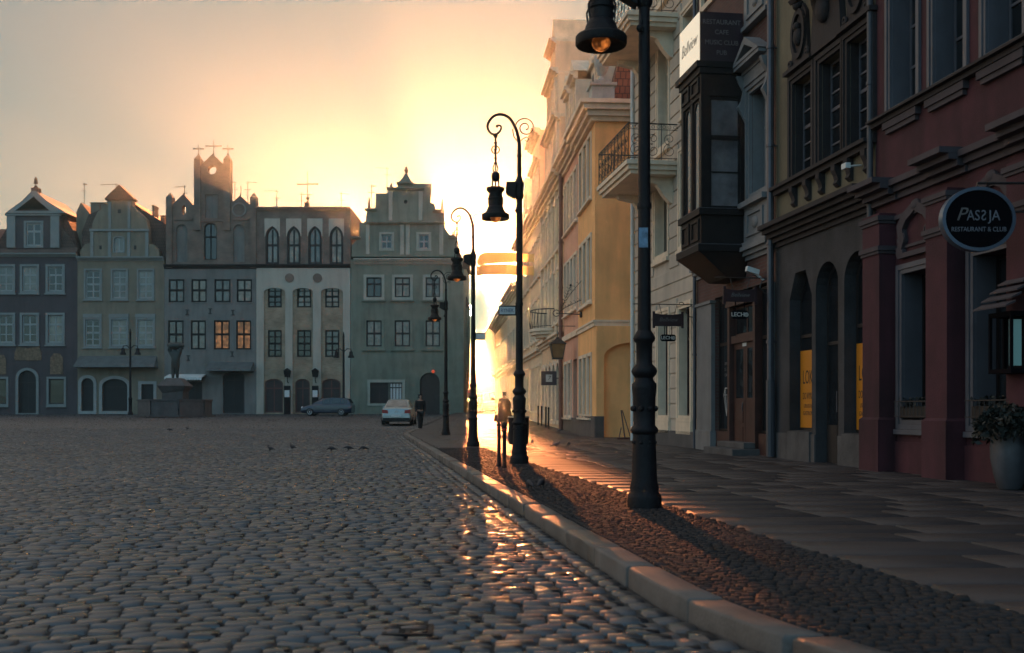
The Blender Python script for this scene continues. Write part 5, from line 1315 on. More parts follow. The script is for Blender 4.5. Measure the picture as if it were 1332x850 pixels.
    B.mb().hexa([(QX(272), -1.4, QZ(483.5)), (QX(331), -1.4, QZ(483.5)), (QX(331), .02, QZ(483.5)), (QX(272), .02, QZ(483.5)), (QX(272), -1.35, QZ(481)), (QX(331), -1.35, QZ(481)), (QX(330), .02, QZ(471)), (QX(273), .02, QZ(471))]).build('canopy', M['copper'], B.root)
    b = B.mb()
    for px, py in ((243.5, 406.5), (303, 407), (273.5, 405), (245, 466), (302, 461)):
        qbox(b, px-2.2, px+2.2, py-3.6, py-2.4, -.05, .02); qbox(b, px-2.2, px+2.2, py+2.4, py+3.6, -.05, .02); qbox(b, px-.9, px+.9, py-2.4, py+2.4, -.04, .02)
    b.build('wall_anchor', M['iron2'], B.root)
    b = B.mb(); cornice(b, x0, x1, QZ(344.5), .35, .35, 0, 3); b.build('cornice', M['brownstone'], B.root)
    # stepped brick gable with turrets
    wins = [qarch(265, 282, 290, 338, 296, 'round', 8), qr(266.5, 283, 253, 284), qarch(228.5, 243.5, 292, 341, 301, 'round', 8), qarch(303, 318, 292, 341, 301, 'round', 8)]
    hole = circ(*Q(275.4, 221), .4, .4, 18); slit = circ(*Q(239, 273), .18, .42, 14)
    out = [Q(216.5, 349), Q(332.6, 349), Q(332.6, 264), Q(324.3, 265.5), Q(312, 254.5), Q(303, 262), Q(299.5, 262), Q(299.5, 214), Q(291.5, 214.5), Q(276.4, 200.5), Q(261, 214.5), Q(252.3, 214), Q(252.3, 266), Q(250.5, 266.5), Q(238.2, 252.5), Q(224.2, 265.5), Q(216.5, 264)]
    # through-holes are real openings in the thin gable wall, the windows are niches
    gb = B.mb().poly(out, .05, .75, [hole, slit]+wins, None); gb.build('gable', M['c_brick'], B.root)
    b = B.mb()
    for l, pm in zip(wins, (1, 0, 0, 0)): 
        window(B, l, y=.22, fr=.1, bar=.12, cols=(.5,), rows=(.62,), fm='darkwood' if pm else 'c_wall', pm='glass_curtain' if pm else 'c_wall', sur=(.07, .0-.0+.02, 'c_brick'), y0=.05)
    tr = B.mb()
    for px in (220.2, 257, 295.3, 329.4):
        top = 200.7 if 250 < px < 300 else 250.5; bot = 214 if 250 < px < 300 else 265
        w = 4.3 if 250 < px < 300 else 3.9
        tr.box(QX(px-w), QX(px+w), -.12, .8, QZ(349) if not 250 < px < 300 else QZ(300), QZ(top+6.5))
        tr.hexa([(QX(px-w), -.12, QZ(top+6.4)), (QX(px+w), -.12, QZ(top+6.4)), (QX(px+w), .8, QZ(top+6.4)), (QX(px-w), .8, QZ(top+6.4)), (QX(px-.8), .3, QZ(top)), (QX(px+.8), .3, QZ(top)), (QX(px+.8), .38, QZ(top)), (QX(px-.8), .38, QZ(top))])
    tr.build('turret', M['c_brick'], B.root)
    b = B.mb()
    for px, t, bt, cr in ((276.6, 181.5, 200.5, .75), (257, 187.5, 200.7, .5), (295.3, 187.5, 200.7, .5), (238.4, 240, 252.5, .0), (312, 241.5, 254.5, .0)): finial(b, px, t, bt, .09, cr, .34)
    b.build('cross', M['iron2'], B.root)
    b = B.mb().ring(circ(*Q(311, 273), .66, .66, 18), circ(*Q(311, 273), .5, .5, 18), -.03, .06); b.build('medallion', M['c_wall'], B.root)
    b = B.mb(); qbox(b, 253, 299, 286, 288.5, -.06, .06); qbox(b, 226, 250, 284.5, 286.5, -.05, .06); qbox(b, 302, 324, 284.5, 286.5, -.05, .06); b.build('string_course', M['c_brick'], B.root)
    ro = B.mb().poly([Q(216, 349), Q(332, 349), Q(331, 300), Q(300, 286), Q(252, 286), Q(218, 300)], .8, 9.5).build('roof', M['tiledark'], B.root)
    B.mb().box(QX(299), QX(308), 3, 4.5, QZ(320), QZ(254)).build('chimney', M['c_brick'], ro)

    # ------------- white house with brick bays
    x0, x1 = QX(333.4), QX(455.6)
    B = Bld(F, x0, zb, 'townhouse', 'flat-topped white house with tall brick bays and four gothic attic windows', 'building', G2)
    rows = [qr(a, c, ya, yb) for a, c in ((348, 366), (386, 404.5), (422.5, 441)) for ya, yb in ((371.5, 400), (429.5, 464.5))]
    bays = [qarch(343, 371, 375, 540.5, 380, 'round', 10), qarch(380.5, 407, 375, 540.5, 380, 'round', 10), qarch(417.5, 446, 375, 540.5, 380, 'round', 10)]
    B.mb().poly(rect(x0, x1, base(), QZ(349)), 0, 10, [[(p[0], max(p[1], base()+.01)) for p in l] for l in bays], .16).build('wall', M['d_white'], B.root)
    doors = [qarch(344, 367.5, 493, 537, 499, 'round', 8), qarch(383.5, 402.5, 493, 537, 499, 'round', 8), qarch(418.5, 442.5, 493, 537, 499, 'round', 8)]
    for i, l in enumerate(bays):
        a, c, d_, e_ = bb(l); mine = [r for r in rows+doors if a-.2 < (bb(r)[0]+bb(r)[1])/2 < c+.2]
        B.mb().poly(grow(l, .02), .161, .6, mine, .42).build('brick_bay', M['d_brick'], B.root)
    for i, l in enumerate(rows): window(B, l, y=.24, fr=.13, bar=.14, cols=(.5,), rows=(.5, .25, .75), fm='darkwood', pm='glass_curtain' if i % 2 else 'glass')
    for i, l in enumerate(doors): window(B, l, y=.3, fr=.12, bar=.1, cols=(.5,), rows=(.72,), fm='reddoor', pm='darkdoor', name='door')
    b = B.mb()
    for px in (376.6, 413): b.lathe([(.42, 0), (.42, .05), (.34, .07), (.02, .07)], 18, (0, 0, 0)); 
    md = B.mb()
    for px in (376.6, 413): md.poly(circ(*Q(px, 361.8), .4, .4, 18), -.07, .02)
    md.build('medallion', M['c_brick'], B.root)
    # attic
    aw = [arch(QX(c-7), QX(c+7), QZ(342), QZ(308), QZ(296), 'gothic', 10) for c in (354, 382, 409.5, 437.5)]
    B.mb().poly(rect(x0, QX(456), QZ(349), QZ(270.5)), .04, 9, aw, .25).build('attic_wall', M['c_brick'], B.root)
    for c, l in zip((354, 382, 409.5, 437.5), aw):
        w_ = window(B, l, y=.2, fr=.08, bar=.15, cols=(.5,), rows=(.5,), fm='brownstone', pm='glass_pale', sur=(.12, .03, 'brownstone'), y0=.04)
        up = grow(l, .125)[2:]
        pan = [Q(c-10, 284.5), Q(c-10, 308)] + [(p[0], p[1]) for p in up[::-1] if p[1] > QZ(308)] + [Q(c+10, 308), Q(c+10, 284.5)]
        B.mb().poly(pan, .0, .05).build('panel', M['d_white'], w_)
    b = B.mb(); cornice(b, x0, QX(456), QZ(269.8), .3, .25, 0, 2); b.build('coping', M['c_brick'], B.root)
    b = B.mb(); cornice(b, x0, x1, QZ(344), .3, .3, 0, 3); b.build('cornice', M['brownstone'], B.root)
    b = B.mb(); qbox(b, 394.5, 400, 262, 272, .4, 1.2); finial(b, 398, 221, 262, .12, .95, .8); b.ball((QX(398), .8, QZ(256)), .16, 6); b.build('cross', M['iron2'], B.root)
    for i, px in enumerate((375, 411.2)):
        o = empty('wall_lantern', F.world(QX(px), -.45, QZ(491)), 0, ('wall lantern on the first pale strip of the white house, left of the middle door' if i == 0 else 'wall lantern on the second pale strip of the white house, above the dark estate car'), 'lantern')
        MB().hexa([(-.2, -.2, 0), (.2, -.2, 0), (.2, .2, 0), (-.2, .2, 0), (-.27, -.27, .55), (.27, -.27, .55), (.27, .27, .55), (-.27, .27, .55)]).hexa([(-.3, -.3, .552), (.3, -.3, .552), (.3, .3, .552), (-.3, .3, .552), (-.05, -.05, .78), (.05, -.05, .78), (.05, .05, .78), (-.05, .05, .78)]).tube([(0, 0, 0), (0, .05, -.4), (0, .46, -.5)], .04, 5).build('lantern', M['iron'], o)
        o = empty('menu_board', F.world(QX(px+.3), -.55, zb), 0, ('upright menu board with a pale sheet, left of the middle door of the white house' if i == 0 else 'upright menu board with a pale sheet, behind the dark estate car'), 'sign')
        MB().box(-.28, .28, -.08, .08, 0.0, 2.5).build('board', M['iron'], o, bevel=.02); MB().box(-.22, .22, -.095, -.082, 1.5, 2.1).build('sheet', M['paper'], o)

    # ------------- green-grey renaissance house
    x0, x1 = QX(456.2), QX(603)
    B = Bld(F, x0, zb, 'townhouse', 'big grey-green house with scrolled stepped gable and spires, beside the sun', 'building', G2)
    cs = ((486.5, 10), (523.5, 10), (563, 9.5))
    rows = [qr(c-h, c+h, ya, yb) for c, h in cs for ya, yb in ((361, 387), (417, 451))]
    g_ = [qr(481.5, 505.5, 498, 525), qr(506.5, 523, 498, 524), qarch(546, 572, 485, 541, 497, 'round', 12)]
    B.mb().poly(rect(x0, x1, base(), QZ(338)), 0, 12, rows+g_, .22).build('wall', M['e_wall'], B.root)
    for i, l in enumerate(rows):
        window(B, l, y=.1, fr=.12, bar=.13, cols=(.5,), rows=(.5,) if i % 2 else (.66,), fm='brownstone', pm='glass_pale' if i % 2 == 0 else 'glass_half', sur=(.24, .06, 'e_trim' if i % 2 == 0 else 'e_wall'), sill=(.34, .2, .14, 'e_wall'))
    window(B, g_[0], y=.1, fr=.08, cols=(.5,), rows=(.8,), fm='darkdoor', pm='shop_dark', name='shop_window')
    window(B, g_[1], y=.1, fr=.08, bar=.07, cols=(.25, .5, .75), rows=(.75,), fm='darkdoor', pm='paper', name='shop_window')
    b = B.mb(); moulded = b.ring(qr(478, 527, 494, 528), qr(481.3, 523.3, 497.8, 525.2), -.09, .02); b.build('shop_surround', M['e_trim'], B.root)
    dd = window(B, g_[2], y=.19, fr=.2, cols=(.5,), rows=(.68,), fm='darkdoor', pm='darkdoor', sur=(.18, .06, 'e_wall'), name='door')
    b = B.mb(); cornice(b, x0+.3, QX(604.5), QZ(337), .5, .5, 0, 4); b.build('cornice', M['e_trim'], B.root)
    pts = [(457, 334), (458, 318), (467, 309), (468, 290), (475.5, 290), (476, 283), (477.5, 273), (488, 272), (489, 252), (504.5, 251.5), (506, 244), (517, 243), (517, 238), (522.5, 233), (528, 225), (532.5, 232), (536, 237.5), (540.5, 239), (561, 239.5), (559.5, 263.5), (565, 265.5), (566.5, 273.8), (577.5, 274.7), (577.8, 296.5), (584, 305), (593, 308), (593, 334)]
    out = [Q(a, c) for a, c in pts][::-1]
    gw = [qr(496, 509.5, 305, 323.5), qr(544.5, 558, 305, 323.5), circ(*Q(527.5, 262.6), .18, .18, 10)]
    B.mb().poly(out, .05, 1.0, gw, .3).build('gable', M['e_wall'], B.root)
    for l in gw[:2]: window(B, l, y=.16, fr=.1, bar=.11, cols=(.5,), rows=(.5,), fm='farwhite', pm='glass_pale', sur=(.2, .05, 'e_trim'), y0=.05)
    B.mb().poly(grow(gw[2], .02), .28, .32).build('round_hole', M['shop_dark'], B.root)
    b = B.mb()
    for a, c, ya, yb in ((476, 480.5, 292, 331), (520.5, 525.5, 292, 331.5), (528, 533, 292, 331.5), (571.5, 576.5, 292, 331.5), (505.5, 510.5, 249, 287), (544.5, 549.5, 249, 287)): qbox(b, a, c, ya, yb, -.05, .06)
    b.build('pilaster', M['e_trim'], B.root)
    b = B.mb()
    for a, c, ya in ((474, 579, 290), (503, 552, 245.5), (516, 538, 238.5), (475, 490, 273), (563, 578.5, 274.5), (457, 469, 309.5), (583, 594, 308.5)): cornice(b, QX(a), QX(c), QZ(ya-1), .22, .3, 0, 2, .06)
    b.build('band', M['e_wall'], B.root)
    b = B.mb()
    for px, t, bt, r in ((479.5, 256, 273, .16), (575, 258, 274.5, .16), (508.5, 237, 244.5, .14), (589, 300, 308, .14)):
        x = QX(px); b.lathe([(r*1.6, 0), (r*1.6, .12), (r, .14), (r*.8, (QZ(t)-QZ(bt))*.5), (.03, QZ(t)-QZ(bt))], 6, (x, .4, QZ(bt)))
    b.lathe([(.22, 0), (.1, .12), (.2, .3), (.2, .42), (.1, .5), (.14, .6), (.03, .72)], 8, (QX(528), .4, QZ(226)))
    b.build('spire', M['tilefar'], B.root, smooth=True)
    ro = B.mb().poly([Q(457, 337), Q(603, 337), Q(594, 320), Q(560, 285), Q(530, 262), Q(500, 285), Q(465, 318)], 1.0, 12).build('roof', M['tiledark'], B.root)
    # oriel on the side wall in the mouth of the street
    o = B.mb().box(x1-.02, QX(603)+.3, 4.2, 7.4, 4.9, 10.6)
    o.hexa([(x1-.02, 5.0, 3.8), (x1+.1, 5.0, 3.8), (x1+.1, 6.6, 3.8), (x1-.02, 6.6, 3.8), (x1-.02, 4.2, 4.899), (x1+.3, 4.2, 4.899), (x1+.3, 7.4, 4.899), (x1-.02, 7.4, 4.899)])
    orl = o.build('oriel', M['e_wall'], B.root)
    B.mb().hexa([(x1-.02, 4.1, 10.6), (x1+.4, 4.1, 10.6), (x1+.4, 7.5, 10.6), (x1-.02, 7.5, 10.6), (x1-.02, 4.8, 11.6), (x1+.1, 4.8, 11.6), (x1+.1, 6.8, 11.6), (x1-.02, 6.8, 11.6)]).build('oriel_roof', M['tiledark'], orl)
    b = B.mb(); cornice(b, QX(602), QX(608), QZ(333), 1.2, .4, 0, 3); b.box(QX(603)-.02, QX(608), .03, 11.5, QZ(337), QZ(333)); b.build('eaves', M['tilefar'], B.root)
    b = B.mb().ball((QX(563.5), -.1, QZ(483.5)), .14, 7).box(QX(563.5)-.06, QX(563.5)+.06, -.08, .02, QZ(483.5)-.1, QZ(483.5)+.1); b.build('door_lamp', M['redlamp'], B.root)

    # ------------- houses further left and behind, and along the left side (partly out of the picture)
    for i, (a, c, top, m, lab) in enumerate(((-130, -12.5, 318, 'b_wall', 'dark house at the left edge of the picture, only its chimney and roof end showing'), (-260, -130.5, 300, 'c_wall', 'grey house beyond the left edge of the picture'), (-420, -260.5, 310, 'a_wall', 'plum house beyond the left edge of the picture'))):
        xa, xb = QX(a), QX(c)
        B = Bld(F, xa, zb, 'townhouse', lab, 'building', G2)
        rows = [rect(xa+1+k*2.3, xa+2.3+k*2.3, z, z+2.4) for k in range(int((xb-xa-1)/2.3)) for z in (5.2, 9.2)]+[rect(xa+1+k*2.6, xa+2.5+k*2.6, 1.4, 3.9) for k in range(int((xb-xa-1.5)/2.6))]
        B.mb().poly(rect(xa, xb, base(), QZ(top+12)), 0, 10, rows, .2).build('wall', M[m], B.root)
        for l in rows: window(B, l, y=.1, fr=.12, bar=.12, fm='farwhite', pm='glass', sur=(.15, .05, 'greentrim'))
        ro = B.mb().profile_x([(-.3, QZ(top+12)), (5, QZ(top-32)), (10, QZ(top+12))], xa, xb).build('roof', M['tiledark'], B.root)
        B.mb().box(xb-.9, xb-.2, .4, 1.6, QZ(top), QZ(261)).box(xb-.98, xb-.12, .32, 1.68, QZ(261), QZ(259.5)).build('chimney', M['brickred'], ro)
    labs = ['thin plain aerial mast on the roof between the plum and olive houses', 'aerial with a level boom behind the peak of the olive gable', 'aerial over the left small gable of the brick tower house',
            'aerial just right of the brick tower with crosses', 'tall thin aerial rising behind the right shoulder of the brick tower house', 'forked aerial on the left half of the flat white house roof',
            'short aerial right beside the tall cross of the flat white house', 'aerial at the right end of the flat white house roof', 'tall aerial left of the scrolled gable top of the green house', 'aerial on the left shoulder of the green gable']
    for (px, t, bt, sd, bo), lb in zip(((109.5, 238, 262, 1, .25), (151, 238, 262, -1, 1.5), (240, 241, 270, -1, 1.0), (305.5, 236, 255, -1, .4), (322.5, 236, 262, 1, .9), (360, 247, 270, -1, 1.1), (392, 251, 270, 1, 1.0), (444, 250, 270, 1, .7), (503.5, 217, 250, -1, 1.1), (483.5, 240, 272, 1, .4)), labs): antenna(px, t, bt, sd, lb, boom=bo)
# ------------------------------------------------------------------ people
def limb_hand(V, E, R, w, el, wr, hd, rw, side):
    pass

def person(label, loc, face, coat, legs, hair, stride=.28, bag=None, arms=(0.1, -0.1), long_coat=False):
    o = empty('person', loc, face, label, 'person')
    V, E, R = [], [], []
    def add(co, r, par=None):
        V.append(co); R.append(r)
        if par is not None: E.append((par, len(V)-1))
        return len(V)-1
    pel = add((0, 0, .95), (.15, .10)); wa = add((0, 0, 1.12), (.135, .095), pel); ch = add((0, .01, 1.32), (.165, .11), wa); sh = add((0, .0, 1.44), (.12, .085), ch)
    nk = add((0, .0, 1.51), .055, sh); h1 = add((0, -.015, 1.58), (.062, .075), nk); h2 = add((0, -.012, 1.66), (.076, .092), h1); h3 = add((0, .0, 1.735), (.055, .065), h2)
    ns = add((0, -.105, 1.635), .012, h2)
    legj = []; armj = []
    for s, f in ((-1, stride), (1, -stride)):
        hp = add((s*.09, 0, .88), .095, pel); kn = add((s*.095, -f*.45-.03, .49), .06, hp); an = add((s*.095, -f, .09), .042, kn); to = add((s*.1, -f-.14, .035), .036, an)
        legj.append((hp, kn, an, to))
    for (s, sw) in ((-1, arms[0]), (1, arms[1])):
        a = add((s*.185, 0, 1.41), .062, sh); el = add((s*.235, -sw*.4+.02, 1.14), .047, a); wr = add((s*.225, -sw*1.2-.03, .90), .03, el); hd = add((s*.225, -sw*1.35-.04, .85), (.022, .04), wr)
        for k in range(4): f1 = add((s*.222, -sw*1.4-.06+.024*k, .785), .011, hd); add((s*.215, -sw*1.4-.05+.022*k, .74-.008*abs(k-1.5)), .009, f1)
        add((s*.205, -sw*1.4-.085, .82), .011, hd)
        armj.append((a, el, wr))
    skin('body', V, E, R, M['skin'], o, 0)
    def part(name, chain, m, extra=0.02, root=0):
        ids = {}; vv, ee, rr = [], [], []
        for (i, j) in chain:
            for q in (i, j):
                if q not in ids:
                    ids[q] = len(vv); vv.append(V[q]); r = R[q]; rr.append(tuple(x+extra for x in r) if isinstance(r, tuple) else r+extra)
            ee.append((ids[i], ids[j]))
        skin(name, vv, ee, rr, m, o, 0)
    part('jacket', [(pel, wa), (wa, ch), (ch, sh)]+[(sh, a[0]) for a in armj]+[(a[0], a[1]) for a in armj]+[(a[1], a[2]) for a in armj], M[coat], .03)
    part('trousers', [(pel, l[0]) for l in legj]+[(l[0], l[1]) for l in legj]+[(l[1], l[2]) for l in legj], M[legs], .018)
    for l in legj: part('shoe', [(l[2], l[3])], M['ink'], .012)
    if long_coat:
        MB().lathe([(.36, .40), (.35, .6), (.31, .85), (.27, 1.05), (.24, 1.25), (.19, 1.38), (.12, 1.45)], 14).build('coat_skirt', M[coat], o, smooth=True)
    skin('hair', [(0, .02, 1.67), (0, .02, 1.735), (0, .03, 1.6)], [(0, 1), (0, 2)], [(.08, .09), (.066, .08), (.06, .06)], M[hair], o)
    return o

# ------------------------------------------------------------------ pigeons
def pigeon(label, px, py, Y, z, face, peck=0.0, scale=1.0, m='pigeon'):
    X = (px-CX)/FPX*Y
    o = empty('pigeon', (X, Y, z), face, label, 'pigeon', 'pigeons on the square and pavement')
    hz = .27-.2*peck; hx = .11+.05*peck
    V = [(0, 0, .15), (-.09, 0, .145), (-.17, 0, .115), (-.25, 0, .09), (.07, 0, .175), (.10, 0, (.175+hz)/2), (hx, 0, hz), (hx+.04, 0, hz-.012), (hx+.065, 0, hz-.022),
         (.0, .035, .1), (.005, .035, .035), (.03, .036, .008), (.0, -.035, .1), (.005, -.035, .035), (.03, -.036, .008)]
    E = [(0, 1), (1, 2), (2, 3), (0, 4), (4, 5), (5, 6), (6, 7), (7, 8), (0, 9), (9, 10), (10, 11), (0, 12), (12, 13), (13, 14)]
    R = [(.07, .068), (.062, .058), (.045, .03), (.03, .01), (.058, .058), .035, .03, .012, .005, .018, .008, .008, .018, .008, .008]
    b = skin('body', [tuple(c*scale for c in v) for v in V], E, [tuple(q*scale for q in r) if isinstance(r, tuple) else r*scale for r in R], M[m], o, 0)
    return o

# ------------------------------------------------------------------ cars
def loft(mb, rings, cap=True):
    n = len(rings[0]); vs = [p for r in rings for p in r]
    fs = [(i*n+k, i*n+(k+1) % n, (i+1)*n+(k+1) % n, (i+1)*n+k) for i in range(len(rings)-1) for k in range(n)]
    if cap: fs += [tuple(range(n)), tuple(range((len(rings)-1)*n, len(rings)*n))[::-1]]
    return mb.add(vs, fs)

def car(name, label, cat, loc, face, paint, st, gh, hw, wheels, wr=.31, rear_plate=True, glass='carglass'):
    """st: (x, z_bottom, z_belt, half width) stations of the lower body; gh: (x, z_base, z_top, half width base, half width top) of the cabin"""
    o = empty(name, loc, face, label, cat)
    rings = []
    for x, zb, zt, w in st:
        rings.append([(x, -w*.86, zb), (x, -w*.98, zb+.1), (x, -w, zb+(zt-zb)*.5), (x, -w*.965, zt-.08), (x, -w*.86, zt), (x, 0, zt+.025), (x, w*.86, zt), (x, w*.965, zt-.08), (x, w, zb+(zt-zb)*.5), (x, w*.98, zb+.1), (x, w*.86, zb)])
    body = loft(MB(), rings).build('body', M[paint], o, smooth=True, ang=40)
    rings = []
    for x, zb, zt, wb, wt in gh:
        rings.append([(x, -wb, zb), (x, -(wb+wt)/2*1.01, (zb+zt)/2), (x, -wt, zt-.04), (x, -wt*.8, zt), (x, 0, zt+.02), (x, wt*.8, zt), (x, wt, zt-.04), (x, (wb+wt)/2*1.01, (zb+zt)/2), (x, wb, zb)])
    cab = loft(MB(), rings).build('cabin', M[paint], o, smooth=True, ang=40)
    # windows a little proud of the cabin
    f, b_ = gh[0], gh[-1]
    def quadpane(nm, pts):
        c = sum((Vector(p) for p in pts), Vector())/4
        MB().add([tuple(p) for p in pts]+[tuple(Vector(p)+(Vector((0, 0, 0))-(c-Vector((c.x*.6, 0, c.z)))).normalized()*.02) for p in pts], [(0, 1, 2, 3), (7, 6, 5, 4), (0, 4, 5, 1), (1, 5, 6, 2), (2, 6, 7, 3), (3, 7, 4, 0)]).build(nm, M[glass], cab)
    e = .012
    for (p, q, nm, sg) in ((gh[0], gh[1], 'windscreen', 1), (gh[-1], gh[-2], 'rear_window', -1)):
        pt = lambda s, t: (p[0]+(q[0]-p[0])*t+sg*e*1.5, s*((p[3]+(q[4]-p[3])*t)*.86), p[1]+(q[2]-p[1])*t+.025+e)
        quadpane(nm, [pt(-1, .1), pt(1, .1), pt(1, .92), pt(-1, .92)])
    mid = gh[1:-1]
    for (p, q) in zip(mid, mid[1:]):
        for s in (-1, 1):
            L = p[0]-q[0]
            pt = lambda g_, t, x: (x, s*((g_[3]+(g_[4]-g_[3])*t)*1.012+e), g_[1]+(g_[2]-g_[1])*t)
            quadpane('side_window', [pt(p, .12, p[0]-.06*L), pt(q, .12, q[0]+.06*L), pt(q, .86, q[0]+.06*L), pt(p, .86, p[0]-.06*L)])
    w0 = st[len(st)//2][3]
    for wx in wheels:
        for s in (-1, 1):
            tyre = MB().lathe([(wr*.62, -.1), (wr*.93, -.1), (wr, -.07), (wr, .07), (wr*.93, .1), (wr*.62, .1)], 18).build('wheel', M['tyre'], o, smooth=True, ang=40)
            tyre.matrix_local = Matrix.Translation((wx, s*(w0-.09), wr)) @ Matrix.Rotation(PI/2, 4, 'X')
            MB().lathe([(.05, -.104), (wr*.3, -.09), (wr*.62, -.105), (wr*.62, .105), (wr*.3, .09), (.05, .104)], 12).build('rim', M['alloy'], tyre, smooth=True)
    return o, body

def build_things(lamps):
    M['skin'] = mat('skin', (.35, .2, .14), .6, .1, 5, 0); M['coat_dark'] = mat('dark_cloth', (.015, .015, .018), .9, .2, 6, .2); M['coat_brown'] = mat('brown_cloth', (.09, .045, .03), .9, .2, 6, .2)
    M['pigeon'] = mat('pigeon_feathers', (.02, .02, .026), .7, .5, 14, 0); M['pigeon_pale'] = mat('pale_pigeon_feathers', (.16, .12, .11), .7, .6, 14, 0)
    M['silver'] = mat('silver_paint', (.27, .30, .31), .3, .06, 2, 0, metal=.5, coat=.6); M['navy'] = mat('dark_blue_paint', (.012, .018, .04), .3, .1, 2, 0, coat=.7); M['vanwhite'] = mat('pale_paint', (.5, .48, .45), .4, .08, 2, 0)
    M['carglass'] = glassmat('car_glass', (.02, .025, .025), .05, 0); M['carglass_pale'] = glassmat('sky_lit_rear_glass', (.12, .14, .14), .12, 0)  # pale glass: its sky-lit look is put into the base colour
    M['tyre'] = mat('tyre_rubber', (.015, .015, .016), .85, .2, 5, 0); M['alloy'] = mat('alloy_rim', (.4, .4, .42), .35, .1, 5, 0, metal=.8)
    M['tail'] = mat('tail_lamp', (.3, .015, .02), .2, .1, 5, 0); M['bronze'] = mat('dark_bronze', (.03, .035, .033), .6, .3, 3, .2)
    M['flag'] = mat('yellow_banner', (.85, .72, .42), .8, .08, 1, 0)
    b = M['flag'].node_tree.nodes['Principled BSDF']
    tr = M['flag'].node_tree.nodes.new('ShaderNodeBsdfTranslucent'); tr.inputs['Color'].default_value = (1.0, .88, .58, 1); ad = M['flag'].node_tree.nodes.new('ShaderNodeMixShader'); ad.inputs[0].default_value = .8
    lk = M['flag'].node_tree.links; lk.new(b.outputs[0], ad.inputs[1]); lk.new(tr.outputs[0], ad.inputs[2]); lk.new(ad.outputs[0], M['flag'].node_tree.nodes['Material Output'].inputs['Surface'])
    # people
    Y = 52.0; person('man in dark jacket and trousers standing on the setts beside the silver car', ((546.5-CX)/FPX*Y, Y, g(Y)+.006), .5, 'coat_dark', 'coat_dark', 'coat_dark', .12, arms=(.02, -.02))
    Y = 47.5; X = (656-CX)/FPX*Y
    person('person in a long coat walking away in the orange glow beyond the bollards', (X, Y, g(Y)+SW), PI+.1, 'coat_brown', 'coat_dark', 'coat_brown', .2, long_coat=True)
    bg = empty('handbag', (X-.3, Y-.02, g(Y)+SW+.46), .1, 'soft handbag held at the side by the person in the long coat', 'bag')
    MB().hexa([(-.17, -.07, 0), (.17, -.07, 0), (.17, .07, 0), (-.17, .07, 0), (-.13, -.04, .28), (.13, -.04, .28), (.13, .04, .28), (-.13, .04, .28)]).build('pouch', M['coat_brown'], bg, bevel=.03)
    MB().tube([(-.09, 0, .27), (-.06, 0, .4), (.06, 0, .4), (.09, 0, .27)], .012, 5).build('handle', M['coat_brown'], bg)
    # pigeons
    cs = lambda py: HC*FPX/(py-HY)
    for (px, py, f, pk, lab) in ((351.5, 588.5, 2.6, 0, 'left pigeon of the upright pair on the dark setts, head up'), (380, 586, 2.5, 0, 'right pigeon of the upright pair on the dark setts, head up'), (431, 588.5, 2.9, .8, 'pale-bellied pigeon pecking, first of the row of three on the setts'),
                                 (453, 587.5, 3.0, .6, 'biggest of the three pecking pigeons in a row on the setts'), (472.5, 588, 3.3, .9, 'last of the row of three pecking pigeons, closest to the kerb'), (220.5, 564.5, 3.0, .8, 'tiny pigeon pecking far out on the setts before the fountain'), (243.5, 563.5, 2.5, .2, 'tiny pigeon standing far out on the setts, just right of the fountain basin')):
        Yp = cs(py); pigeon(lab, px, py, Yp, g(Yp)+.012, f, pk, .68)
    ps = lambda py: (HC-SW)*FPX/(py-HY)
    for (px, py, f, pk, lab) in ((692.5, 579, 1.4, .3, 'small pigeon just right of the litter bin on the pavement'), (724, 583, .35, 0, 'brownish pigeon standing side-on on the pavement slabs, biggest there'), (739.5, 583, -1.57, .2, 'pigeon facing the camera on the slabs by the ochre house'), (728, 564, .2, .5, 'pigeon pecking on the slabs close to the pink house'),
                                 (689, 638, 1.9, .8, 'dark pigeon hunched on the small setts at the kerb, left of its mate'), (704.5, 637, 1.2, .5, 'dark pigeon hunched on the small setts at the kerb, right of its mate')):
        Yp = ps(py); pigeon(lab, px, py, Yp, g(Yp)+SW+.008, f, pk, .7 if py < 600 else .6, 'pigeon_pale' if py < 600 else 'pigeon')
    # silver saloon seen from behind
    st = [(2.2, .28, .55, .62), (2.1, .2, .68, .76), (1.5, .18, .86, .86), (.8, .18, .93, .885), (-.6, .18, .95, .89), (-1.5, .18, .97, .88), (-2.1, .2, .97, .84), (-2.28, .26, .9, .80), (-2.34, .32, .62, .78)]
    gh = [(1.15, .9, .92, .78, .7), (.35, .9, 1.42, .80, .58), (-.5, .9, 1.46, .80, .59), (-1.15, .92, 1.40, .79, .57), (-1.95, .96, .985, .74, .66)]
    Y = 62.5; X = (519.5-CX)/FPX*Y
    c, body = car('parked_car', 'silver saloon car parked with its tail to the camera in front of the green house', 'car', (X, Y, g(Y)+.008), PI/2+.03, 'silver', st, gh, .88, (1.35, -1.3), glass='carglass_pale')
    for s in (-1, 1): MB().poly([(s*.45, .62), (s*.80, .64), (s*.79, .84), (s*.47, .80)], -.02, .03).build('tail_light', M['tail'], body).matrix_local = Matrix.Translation((-2.325, 0, .03)) @ Matrix.Rotation(-PI/2, 4, 'Z')
    MB().box(-2.375, -2.33, -.26, .26, .46, .58).build('number_plate', M['paper'], body)
    MB().box(-2.37, -2.25, -.74, .74, .2, .4).build('rear_bumper', M['tyre'], body, bevel=.03)
    MB().lathe([(.075, 0), (.075, .012), (.05, .012)], 14).build('badge', M['alloy'], body).matrix_local = Matrix.Translation((-2.325, 0, .76)) @ Matrix.Rotation(-PI/2, 4, 'Y')
    MB().box(.45, .62, .86, 1.02, .93, 1.06).box(.45, .62, -1.02, -.86, .93, 1.06).build('wing_mirror', M['silver'], body, bevel=.03)
